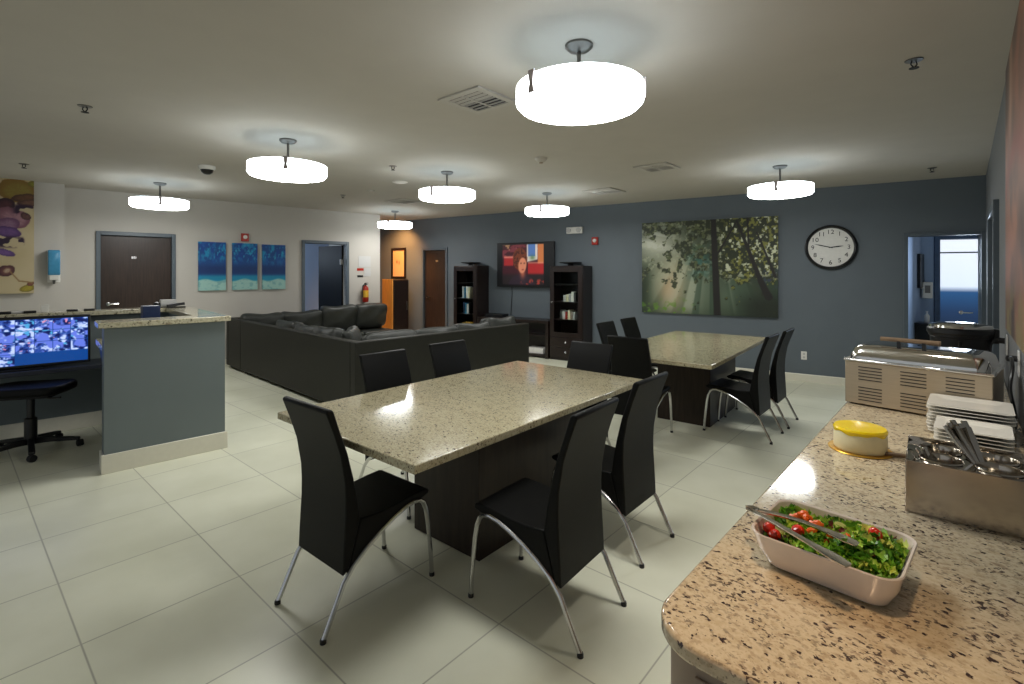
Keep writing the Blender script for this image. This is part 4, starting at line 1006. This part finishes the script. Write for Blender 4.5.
# greens: one uncountable heap
rg = random.Random(11)
verts, faces, cols = [], [], []
pal = [(84, 138, 36), (124, 172, 50), (54, 104, 28), (156, 190, 68), (104, 154, 42), (186, 202, 100), (64, 118, 36), (112, 162, 54), (140, 180, 60)]
for k in range(760):
    x = rg.uniform(-.132, .135); y = rg.uniform(-.112, .112)
    hump = .018 + .042 * math.exp(-((x - .05) / .075) ** 2 - ((y + .01) / .1) ** 2) + .018 * math.exp(-((x + .09) / .05) ** 2 - ((y - .05) / .05) ** 2) - .012 * math.exp(-((x + .08) / .05) ** 2 - ((y + .04) / .06) ** 2)
    z = .035 + rg.uniform(.35, 1.) * hump + .012
    edge = max(abs(x) / .135, abs(y) / .114); z -= .012 * max(0, edge - .75) * 4
    L_, W2 = rg.uniform(.018, .04), rg.uniform(.008, .018)
    c0 = lin(np.array(pal[rg.randrange(len(pal))])); 
    if rg.random() < .05: c0 = lin(np.array((92, 36, 40)))
    if x < -.07 and y < 0 and rg.random() < .4: c0 = lin(np.array((50, 40, 30)))
    m_ = Matrix.Translation((x, y, z)) @ Matrix.Rotation(rg.uniform(0, 6.28), 4, 'Z') @ Matrix.Rotation(rg.uniform(-.7, .5), 4, 'Y') @ Matrix.Rotation(rg.uniform(-.8, .8), 4, 'X')
    o_ = len(verts); nu, nv = 7, 4; cu = rg.uniform(-1.2, 1.2); p1, p2 = rg.uniform(0, 6), rg.uniform(0, 6)
    for i in range(nu):
        u_ = i / (nu - 1)
        for j in range(nv + 1):
            w_ = (j / nv - .5) * 2
            wid = W2 * (math.sin(math.pi * min(1, u_ * .85 + .12)) ** .7) * (1 + .22 * math.sin(u_ * 16 + p1))
            zz = cu * .006 * u_ * u_ + .006 * w_ * w_ + .0045 * abs(w_) * math.sin(u_ * 15 + p2 + w_ * 2)
            p = m_ @ Vector(((u_ - .5) * L_, wid * w_, zz)); p.z = max(p.z, .016)
            zq = min(1, max(0, (p.z - .012) / .068)); hx, hy = .108 + .029 * zq, .081 + .034 * zq
            e_ = (abs(p.x) / hx) ** 5 + (abs(p.y) / hy) ** 5
            if e_ > 1 and p.z < .086: k_ = e_ ** -.2; p.x *= k_; p.y *= k_
            verts.append(tuple(p)); sh = 1.25 - .45 * abs(w_) * 0 + (.5 * (1 - abs(w_)) ** 3); cols.append(tuple(np.clip(c0 * sh, 0, 1)) + (1,))
    for i in range(nu - 1):
        for j in range(nv):
            q = o_ + i * (nv + 1) + j; faces.append((q, q + 1, q + nv + 2, q + nv + 1))
me = bpy.data.meshes.new('salad_greens'); me.from_pydata(verts, [], faces); me.update()
at = me.color_attributes.new('Col', 'FLOAT_COLOR', 'POINT'); at.data.foreach_set('color', np.array(cols, np.float32).ravel())
me.polygons.foreach_set('use_smooth', [True] * len(me.polygons)); me.materials.append(M['leaf'])
o = bpy.data.objects.new('salad_greens', me); C.objects.link(o); put(o, SD, srz); tag(o, 'heap of mixed green salad leaves in the white dish', 'salad', kind='stuff')
def in_dish(o, x, y, z, rx=0., ry=0., rz=0.):
    o.matrix_world = Matrix.Translation(SD) @ Matrix.Rotation(srz, 4, 'Z') @ Matrix.Translation((x, y, z)) @ Matrix.Rotation(rz, 4, 'Z') @ Matrix.Rotation(rx, 4, 'X') @ Matrix.Rotation(ry, 4, 'Y'); return o
def tomato(sc=1.):
    mb = MB().lathe([(0, -.013), (.008, -.0115), (.0135, -.004), (.0145, .002), (.012, .008), (.006, .0115), (0, .0105)], 16)
    o = mb.build('tomato_piece', M['tomato']); o.scale = (sc, sc, sc); return o
for x, y, z, lb in ((.078, .03, .095, 'bright red tomato piece on the right of the salad heap'), (-.062, -.028, .07, 'red tomato piece under the tongs at left of salad'), (-.118, -.052, .066, 'red tomato piece at the left corner of salad dish'), (.01, -.052, .074, 'red tomato piece near front rim of salad dish'), (-.1, -.07, .062, 'red tomato piece by left front rim of dish')):
    in_dish(tag(tomato(), lb, 'tomato', 'tomato pieces in the salad'), x, y, z + .006, .5, .4, x * 20)
def carrot():
    mb = MB(); P = [(.018 * math.cos(a) * (1 - .08 * i), .018 * math.sin(a), .002 * math.sin(i * 1.7)) for i, a in enumerate(np.linspace(-.4, 1.6, 9))]
    return mb.tube(P, .0045, 8, rs=[.004 + .0045 * math.sin(math.pi * i / 8) for i in range(9)]).build('carrot_shaving', M['orange'])
for k, (x, y, z) in enumerate(((-.075, .032, .078), (-.058, .018, .082), (-.045, .028, .08), (-.03, .012, .085), (-.045, -.01, .078), (.03, -.022, .088), (.02, -.035, .08), (.05, -.03, .092), (-.085, .045, .072))):
    in_dish(tag(carrot(), 'curled orange carrot shaving lying among the salad leaves', 'carrot', 'carrot shavings in the salad'), x, y, z + .009, .3, .2, k * 1.3)
for x, y, z, lb in ((-.095, -.045, .064, 'pale cucumber slice at the left of the salad'), (.012, .026, .088, 'pale green cucumber slice near the middle of the salad')):
    o = MB().lathe([(0, 0), (.016, 0), (.017, .002), (.016, .004), (0, .004)], 20).build('cucumber_slice', M['cucumber']); in_dish(tag(o, lb, 'cucumber'), x, y, z, .5, .5, 0)
# tongs
t = thing('salad_tongs', 'polished steel tongs lying across the salad dish', 'tongs')
def tong_arm(path, w):
    mb = MB(); v = []; f = []
    P = [Vector(p) for p in path]; n = len(P)
    for i, p in enumerate(P):
        T = (P[min(i + 1, n - 1)] - P[max(i - 1, 0)]).normalized(); s = T.cross(Vector((0, 0, 1))).normalized(); up = s.cross(T)
        ww = w[i]
        v += [p - s * ww + up * .003, p - s * ww * .6 - up * .001, p + s * ww * .6 - up * .001, p + s * ww + up * .003, p + s * ww + up * .0045, p + s * ww * .5 + up * .0012, p - s * ww * .5 + up * .0012, p - s * ww + up * .0045]
    for i in range(n - 1):
        for k in range(8): f.append((i * 8 + k, i * 8 + (k + 1) % 8, (i + 1) * 8 + (k + 1) % 8, (i + 1) * 8 + k))
    f += [tuple(range(8))[::-1], tuple(range((n - 1) * 8, n * 8))]
    return mb.add(v, f)
Pe = at_z(748, 509, CT + .1); Pa = at_z(857, 546, CT + .108); Pb = at_z(848, 567, CT + .1)
t.location = Pe
for E, bow in ((Pa, .010), (Pb, -.008)):
    d = (E - Pe); s = d.cross(Vector((0, 0, 1))).normalized()
    pts = [d * q + s * (-bow * math.sin(math.pi * q)) + Vector((0, 0, .006 * math.sin(math.pi * q))) for q in np.linspace(0, 1, 12)]
    ws = [.005, .006, .0065, .007, .007, .007, .007, .007, .009, .013, .015, .011]
    tong_arm(pts, ws).build('tong_arm', M['steel_bright'], t)
MB().tube([Vector((-.004, .004, .002)), Vector((.012, -.002, .004)), Vector((.02, -.012, .003))], .006, 10).build('hinge', M['steel_bright'], t)

# --- cheesecake
CK = at_z(860, 449.5, CT)
o = MB().lathe([(0, 0), (.104, 0), (.106, .002), (.104, .004), (0, .004)], 48).build('cake_board', M['gold']); o.location = CK + Vector((0, 0, .001)); tag(o, 'round gold cardboard cake board under the yellow cake', 'board')
t = thing('cheesecake', 'round cream cake with bright yellow glazed top', 'cake', CK + Vector((0, 0, .006)))
MB().lathe([(0, 0), (.085, 0), (.087, .004), (.086, .072), (.083, .077), (0, .077)], 56).build('cake_body', M['cream'], t)
v = []; f = []; n = 56
mb = MB()
prof = []
for k in range(n):
    a = 2 * math.pi * k / n; dr = .006 + .005 * math.sin(a * 5 + 1) + .004 * math.sin(a * 9)
    v += [(.0875 * math.cos(a), .0875 * math.sin(a), .07 - dr * .6), (.0885 * math.cos(a), .0885 * math.sin(a), .077), (.084 * math.cos(a), .084 * math.sin(a), .084), (.05 * math.cos(a), .05 * math.sin(a), .0845)]
for k in range(n):
    k2 = (k + 1) % n
    for j in range(3): f.append((k * 4 + j, k2 * 4 + j, k2 * 4 + j + 1, k * 4 + j + 1))
f.append(tuple(k * 4 + 3 for k in range(n)))
mb.add(v, f).build('glaze', M['glaze'], t)
# cake knife
Kp = at_z(884, 453, CT + .012); Kq = at_z(909, 454.5, CT + .02)
t = thing('cake_knife', 'brown handled cake knife lying right of the yellow cake', 'knife', (Kp.x, Kp.y, CT + .001))
d = (Kq - Kp); d.z = 0; dn = d.normalized(); s = Vector((-dn.y, dn.x, 0))
MB().tube([Vector((0, 0, .009)), dn * .06 + Vector((0, 0, .011)), dn * .12 + Vector((0, 0, .009))], .008, 10).build('handle', M['knifewood'], t)
bl = [(-.09, -.001), (-.09, .012), (-.0, .012), (0, -.006)]
v = [(dn * a + s * b + Vector((0, 0, .006))) for a, b in bl] + [(dn * a + s * b + Vector((0, 0, .0075))) for a, b in bl]
o = MB().add(v, [(3, 2, 1, 0), (4, 5, 6, 7), (0, 1, 5, 4), (1, 2, 6, 5), (2, 3, 7, 6), (3, 0, 4, 7)])
# blade is short: it stops at the cake board
o.v = [tuple(Vector(p) * .3) if False else p for p in o.v]
o.xf(Matrix.Translation(dn * .06)).build('blade', M['steel'], t)

# --- cutlery caddy
cA = bp(0, 0); 
fa, fb0, fb1, fd = None, None, None, .235
pl = at_z(905.5, 511.0, CT).xy; pr_ = at_z(1024, 539.7, CT).xy
dl = (pr_ - pl).normalized(); dn2 = Vector((-dl.y, dl.x))          # dn2 points away from the camera
CW, CD, CH = .264, .235, .148
t = thing('cutlery_caddy', 'stainless steel cutlery caddy with four round wells', 'caddy', (pl.x, pl.y, CT + .001), math.atan2(dl.y, dl.x))
tk = .003
MB().box(0, CW, 0, tk, 0, CH).box(0, CW, CD - tk, CD, 0, CH + .012).box(0, tk, tk, CD - tk, 0, CH + .004).box(CW - tk, CW, tk, CD - tk, 0, CH + .004).box(tk, CW - tk, tk, CD - tk, 0, tk).build('caddy_body', M['steel'], t, bevel=.0015)
wells = [(.078, .066), (.078, .168), (.2, .066), (.2, .168)]
# top plate with four holes
bm = bmesh.new(); zt_ = CH - .002
seg = 24; hr = .047
XM = .139; cells = [(0, XM, 0, CD / 2, 0), (0, XM, CD / 2, CD, 1), (XM, CW, 0, CD / 2, 2), (XM, CW, CD / 2, CD, 3)]
mb = MB()
for x0, x1, y0, y1, wi in cells:
    wx, wy = wells[wi]; inner = []; outer = []
    x0 += tk if x0 == 0 else 0; x1 -= tk if x1 == CW else 0; y0 += tk if y0 == 0 else 0; y1 -= tk if y1 == CD else 0
    for k in range(seg):
        a = 2 * math.pi * k / seg; ca, sa = math.cos(a), math.sin(a)
        inner.append((wx + hr * ca, wy + hr * sa, zt_))
        tx = ((x1 - wx) / ca if ca > 1e-9 else (x0 - wx) / ca if ca < -1e-9 else 1e9); ty = ((y1 - wy) / sa if sa > 1e-9 else (y0 - wy) / sa if sa < -1e-9 else 1e9)
        tt = min(tx, ty); outer.append((wx + tt * ca, wy + tt * sa, zt_))
    mb.add(inner + outer, [(k, seg + k, seg + (k + 1) % seg, (k + 1) % seg) for k in range(seg)])
mb.build('top_plate', M['steel_bright'], t, smooth=False)
for wx, wy in wells:
    MB().lathe([(.051, .002), (.049, .006), (.0465, .002), (.0455, -.05), (.045, -.115), (0, -.117)], 32, (wx, wy, zt_), caps=False).build('well', M['steel'], t)
cadM = Matrix.Translation((pl.x, pl.y, CT + .001)) @ Matrix.Rotation(math.atan2(dl.y, dl.x), 4, 'Z')
def spoon():
    L_ = .19; mb = MB()
    prof = [(0, .006, .002), (.03, .0075, .0022), (.08, .005, .0022), (.12, .0035, .0025), (.135, .004, .002), (.15, .013, .0015), (.165, .017, .0015), (.18, .014, .0015), (.19, .004, .0015)]
    v = []; f = []
    for i, (x, w, h) in enumerate(prof):
        dip = -.006 * math.sin(math.pi * max(0, (x - .135) / .055)) if x > .135 else 0
        v += [(x, -w, -h + dip * .3), (x, w, -h + dip * .3), (x, w, h + dip * .3), (x, 0, h + dip), (x, -w, h + dip * .3)]
    for i in range(len(prof) - 1):
        for k in range(5): f.append((i * 5 + k, i * 5 + (k + 1) % 5, (i + 1) * 5 + (k + 1) % 5, (i + 1) * 5 + k))
    f += [(4, 3, 2, 1, 0), tuple(range((len(prof) - 1) * 5, len(prof) * 5))]
    return mb.add(v, f)
spoon_ob = None
def place_spoon(wi, ex, ey, ez, off, lb, grp):
    """handle end at local (ex,ey,ez), dropping into well wi"""
    global spoon_ob
    E = Vector((ex, ey, ez)); SC = 1.28 if wi == 2 else 1.; wx, wy = wells[wi]
    B = Vector((wx + off[0], wy + off[1], .04)); d = (B - E).normalized(); B = E + d * .19
    if spoon_ob is None:
        o = spoon().build('spoon', M['steel_dark'])
        spoon_ob = o
    else:
        o = spoon_ob.copy(); C.objects.link(o)
    q = d.to_track_quat('X', 'Z').to_matrix().to_4x4()
    o.matrix_world = cadM @ Matrix.Translation(E) @ q @ Matrix.Scale(SC, 4)
    tag(o, lb, 'cutlery', grp)
for k in range(5):
    place_spoon(0, .012 + .010 * k, .03 + .022 * k + .01 * (k % 2), .165 + .004 * (k % 3), (.016, -.004 + .004 * k), 'steel spoon handle leaning left out of the front left well', 'spoons in left well')
for k in range(7):
    place_spoon(2, .088 + .0085 * k, .115 + .012 * (k % 3) + .004 * k, .236 + .006 * (k % 3), (.018 - .003 * k, -.012 + .003 * k), 'steel spoon handle leaning left out of the front right well', 'spoons in right well')

# --- plates
def plate_mb(s):
    lo = [rr_loop(s * .62, s * .62, s * .1, 0, 4), rr_loop(s * .68, s * .68, s * .1, .002, 4), rr_loop(s, s, s * .08, .012, 4), rr_loop(s, s, s * .08, .0145, 4), rr_loop(s * .96, s * .96, s * .08, .0145, 4), rr_loop(s * .66, s * .66, s * .09, .0055, 4), rr_loop(s * .5, s * .5, s * .09, .005, 4)]
    n = len(lo[0]); return MB().add([p for l in lo for p in l], [(i * n + k, i * n + (k + 1) % n, (i + 1) * n + (k + 1) % n, (i + 1) * n + k) for i in range(len(lo) - 1) for k in range(n)] + [tuple(range(n))[::-1], tuple(range((len(lo) - 1) * n, len(lo) * n))])
ordn = ['topmost', 'second from top', 'third from top', 'fourth from top', 'fifth from top', 'sixth from top', 'seventh from top', 'eighth from top', 'bottom']
P1 = at_z(927.4, 432, CT).xy
c1 = P1 + nn * .134 + vv * .118
pb = None; n = 9
for k in range(n):
    if pb is None: pb = o = plate_mb(.27).build('dinner_plate', M['china'])
    else: o = pb.copy(); C.objects.link(o)
    put(o, (c1.x + random.uniform(-.002, .002), c1.y + random.uniform(-.002, .002), CT + .001 + k * .0135), -TH + random.uniform(-.03, .03))
    tag(o, 'large square white plate, %s in the tall rear stack by chafing dish' % ('bottom' if k == 0 else ordn[n - 1 - k]), 'plate', 'large plates in the rear stack')
ps_ = None; n = 6
c2 = P1 + nn * .142 - vv * .134
for k in range(n):
    if ps_ is None: ps_ = o = plate_mb(.225).build('side_plate', M['china'])
    else: o = ps_.copy(); C.objects.link(o)
    put(o, (c2.x + random.uniform(-.002, .002), c2.y + random.uniform(-.002, .002), CT + .001 + k * .0135), -TH + random.uniform(-.03, .03))
    tag(o, 'small square white plate, %s in the low front stack behind cutlery' % ('bottom' if k == 0 else ordn[n - 1 - k]), 'plate', 'small plates in the front stack')

# --- rectangular chafing dish
g0 = at_z(845, 402.8, CT).xy; g1 = at_z(926.8, 416.7, CT).xy
gd = (nn - vv * .13).normalized()
t = thing('chafing_dish', 'rectangular stainless steel chafing dish with vented sides and lid', 'chafing dish', (g0.x, g0.y, CT + .001), math.atan2(gd.y, gd.x))
chaf1 = t; GW, GD, GH = .565, .37, .225
MB().box(0, GW, 0, GD, .008, GH).build('body', M['steel_panel'], t, bevel=.004)
for x in (.02, GW - .05):
    for y in (.02, GD - .05): MB().box(x, x + .03, y, y + .03, 0, .008).build('foot', M['black'], t)
for xc in (.11, .285, .455):
    for zc in (.06, .165):
        mb = MB()
        for k in range(5): mb.box(xc - .05, xc + .05, -.0025, .0, zc - .032 + k * .016, zc - .028 + k * .016)
        mb.build('vent_slots', M['matteblack'], t, smooth=False)
MB().box(-.006, GW + .006, -.006, GD + .006, GH, GH + .012).build('water_pan', M['steel_bright'], t, bevel=.004)
lid_l = [rr_loop(GW - .02, GD - .02, .05, 0), rr_loop(GW - .02, GD - .02, .05, .012), rr_loop(GW - .045, GD - .045, .05, .05), rr_loop(GW - .075, GD - .075, .05, .064), rr_loop(GW - .12, GD - .12, .05, .07), rr_loop(GW - .3, GD - .25, .03, .072)]
n = len(lid_l[0]); mb = MB().add([p for l in lid_l for p in l], [(i * n + k, i * n + (k + 1) % n, (i + 1) * n + (k + 1) % n, (i + 1) * n + k) for i in range(len(lid_l) - 1) for k in range(n)] + [tuple(range(n))[::-1], tuple(range((len(lid_l) - 1) * n, len(lid_l) * n))])
mb.xf(Matrix.Translation((GW / 2, GD / 2, GH + .0125))); lid = mb.build('lid', M['steel_bright'], t)
zl = GH + .0125 + .07
MB().box(GW / 2 - .08, GW / 2 - .066, GD / 2 - .1, GD / 2 - .08, zl - .01, zl + .03).box(GW / 2 + .02, GW / 2 + .034, GD / 2 - .1, GD / 2 - .08, zl - .01, zl + .03).build('handle_post', M['black'], lid)
MB().tube([(GW / 2 - .15, GD / 2 - .09, zl + .036), (GW / 2 + .09, GD / 2 - .09, zl + .036)], .011, 10).build('handle_bar', M['knifewood'], lid)
# --- round chafing dish
rcp = Vector((2.86, 3.17))
rcp = at_y(960, 330, 3.17).xy
t = thing('chafing_dish', 'round black rimmed chafing dish with shallow steel lid at rear', 'chafing dish', (rcp.x, rcp.y, CT + .001), -TH); t.scale = (.78, .78, 1.25)
chaf2 = t
MB().lathe([(0, .06), (.13, .06), (.185, .12), (.19, .22), (.2, .225), (.2, .235), (0, .235)], 48).build('pan', M['black'], t)
for k in range(3):
    a = R(30 + 120 * k); MB().tube([(.16 * math.cos(a), .16 * math.sin(a), .0), (.17 * math.cos(a), .17 * math.sin(a), .1), (.195 * math.cos(a), .195 * math.sin(a), .21)], .01, 8).build('stand_leg', M['black'], t)
MB().lathe([(.155, .012), (.175, .012), (.175, .024), (.155, .024), (.155, .012)], 40, caps=False).build('stand_ring', M['black'], t)
ld = MB().lathe([(0, .2355), (.205, .2355), (.212, .245), (.21, .262), (.2, .27)], 48).build('lid_rim', M['black'], t)
MB().lathe([(0, .262), (.2, .268), (.195, .282), (.15, .29), (.08, .294), (0, .295)], 48).build('lid_dome', M['steel_bright'], ld)
MB().box(.19, .23, -.05, .05, .2, .27).build('lid_hinge', M['black'], t, bevel=.005)
# cords
def cord(pts, par):
    mb = MB(); P = [Vector(p) for p in pts]; out = []
    for i in range(len(P) - 1):
        p0, p1, p2, p3 = P[max(i - 1, 0)], P[i], P[i + 1], P[min(i + 2, len(P) - 1)]
        for s in np.linspace(0, 1, 8, endpoint=False):
            out.append(.5 * ((2 * p1) + (-p0 + p2) * s + (2 * p0 - 5 * p1 + 4 * p2 - p3) * s * s + (-p0 + 3 * p1 - 3 * p2 + p3) * s ** 3))
    out.append(P[-1]); bpy.context.view_layer.update(); iv = par.matrix_world.inverted(); out = [iv @ p for p in out]
    t = mb.tube(out, .007, 8).build('power_cord', M['black'], par)
    d = (out[1] - out[0]).normalized()
    MB().tube([out[0], out[0] + d * .035], .014, 10).build('plug', M['black'], t)
def offw(q, d, dz=0): return Vector((q.x - nn.x * d, q.y - nn.y * d, q.z + dz))
def near(o, da, db, z): return Vector((o.x + vv.x * da - nn.x * db, o.y + vv.y * da - nn.y * db, z))
zc = CT + .009; aB = vv.dot(oB.xy); aA = vv.dot(oA.xy)
cord([near(oB, 0, .013, oB.z + .022), near(oB, -.02, .034, oB.z + .024), near(oB, -.1, .034, oB.z + .035), near(oB, -.2, .036, oB.z + .0), near(oB, -.232, .045, oB.z - .08), near(oB, -.205, .032, CT + .1), near(oB, -.15, .026, CT + .04), near(oB, -.18, .026, zc), near(oB, -.235, .04, zc)], chaf1)
cord([near(oA, 0, .013, oA.z + .022), near(oA, 0, .06, oA.z + .02), near(oA, -.02, .08, oA.z - .06), near(oA, -.02, .07, CT + .06), near(oA, .02, .08, zc), near(oA, .12, .1, zc)], chaf2)

# --- passage things
q = Vector((BP.x, BP.y, 0))
def on_ps(px, py): return ps.hit(px, py)
q = ps.hit(919, 271, .0)
def pass_box(px0, px1, py0, py1, d, m, name, lb, cat):
    W = ps; x0, x1 = W.x(px0), W.x(px1); pm = (px0 + px1) / 2; zt, zb = W.hit(pm, py0).z, W.hit(pm, py1).z
    o = MB().box(0, x1 - x0, -d, -.002, 0, zt - zb).build(name, M[m], bevel=.006); put(o, W.pt(x0, zb), W.rz); return tag(o, lb, cat)
pass_box(917, 921, 254, 288, .04, 'black', 'wall_panel', 'narrow black wall panel inside the passage beyond the doorway', 'panel')
W = PW
x0, x1 = W.x(921.5) , W.x(932); 
zt, zb = W.hit(927, 282).z, W.hit(927, 298).z
t = thing('towel_dispenser', 'white paper towel dispenser on passage wall beside blue door', 'dispenser', W.pt((x0 + x1) / 2 - .02, zb), W.rz)
MB().box(-(x1 - x0) / 2, (x1 - x0) / 2, -.12, -.002, 0, zt - zb).build('housing', M['white'], t, bevel=.01); MB().box(-(x1 - x0) / 4, (x1 - x0) / 4, -.124, -.119, .08, (zt - zb) - .05).build('window', M['nickel'], t)
cabp = ps.hit(916.5, 330, 0)
t = thing('low_cabinet', 'low dark cabinet just inside the passage doorway', 'cabinet', (cabp.x, cabp.y, 0), ps.rz)
hz = H + (HY - 322) / F * cabp.y
MB().box(-.16, .16, -.25, -.004, 0, hz - .02).build('cabinet_body', M['matteblack'], t, bevel=.004); MB().box(-.17, .17, -.26, -.003, hz - .02, hz).build('cabinet_top', M['black'], t, bevel=.003)
o = MB().lathe([(0, 0), (.03, 0), (.032, .01), (.032, .1), (.012, .13), (.012, .16), (.02, .165), (0, .17)], 16).build('pump_bottle', M['white']); o.location = (cabp.x - ps.n.x * .12, cabp.y - ps.n.y * .12, hz + .001); tag(o, 'white pump bottle on the low dark passage cabinet', 'bottle')

# ------------------------------------------------------------------ lights
def area(name, loc, rot_, size, power, col, sy=None):
    l = bpy.data.lights.new(name, 'AREA'); l.energy = power; l.color = col; l.size = size
    if sy: l.shape = 'RECTANGLE'; l.size_y = sy
    o = bpy.data.objects.new(name, l); C.objects.link(o); o.location = loc; o.rotation_euler = rot_; return o
def spot(name, loc, tgt, power, col, ang, blend=.6, rad=.05):
    l = bpy.data.lights.new(name, 'SPOT'); l.energy = power; l.color = col; l.spot_size = R(ang); l.spot_blend = blend; l.shadow_soft_size = rad
    o = bpy.data.objects.new(name, l); C.objects.link(o); o.location = loc
    o.rotation_euler = (Vector(tgt) - Vector(loc)).to_track_quat('-Z', 'Y').to_euler(); return o
def point(name, loc, power, col, rad=.1):
    l = bpy.data.lights.new(name, 'POINT'); l.energy = power; l.color = col; l.shadow_soft_size = rad
    o = bpy.data.objects.new(name, l); C.objects.link(o); o.location = loc; return o
# daylight in the rooms behind the doors
q = WL.pt((d2[0] + d2[1]) / 2 - 1.0, 2.0, -2.0); point('office_daylight', q, 26, (.7, .84, 1), .3)
q = PW.pt(.45, 1.7, .5); area('passage_daylight', q, (R(90), 0, PW.rz + R(180) + R(0)), .7, 14, (.7, .84, 1))
# warm downlight in the alcove
q = WB.hit(394, 240, .75)
spot('alcove_downlight', (q.x, q.y, CEIL - .05), (q.x - .02, q.y + .35, 1.5), 60, (1, .5, .16), 78, .9)
q = WB.hit(393, 240, .5)
spot('alcove_wall_light', (q.x, q.y, CEIL - .03), (q.x - .02, q.y + .45, 1.6), 80, (1, .42, .12), 118, .9)
# warm downlight above the buffet
q = bp(.75, -.2); spot('buffet_unseen_spot', (q.x, q.y, CEIL - .03), (q.x + .0, q.y + .1, .9), 34, (1, .66, .38), 50, .95, .08)
q = bp(2.55, -.35); spot('buffet_unseen_spot', (q.x, q.y, CEIL - .03), (q.x + .05, q.y + .1, .9), 24, (1, .93, .82), 72, .95, .08)  # unseen spot added to brighten the plates and far counter
w = bpy.data.worlds.new('world'); bpy.context.scene.world = w; w.use_nodes = True
w.node_tree.nodes['Background'].inputs[0].default_value = (.75, .8, .85, 1); w.node_tree.nodes['Background'].inputs[1].default_value = .22
bpy.context.view_layer.update()
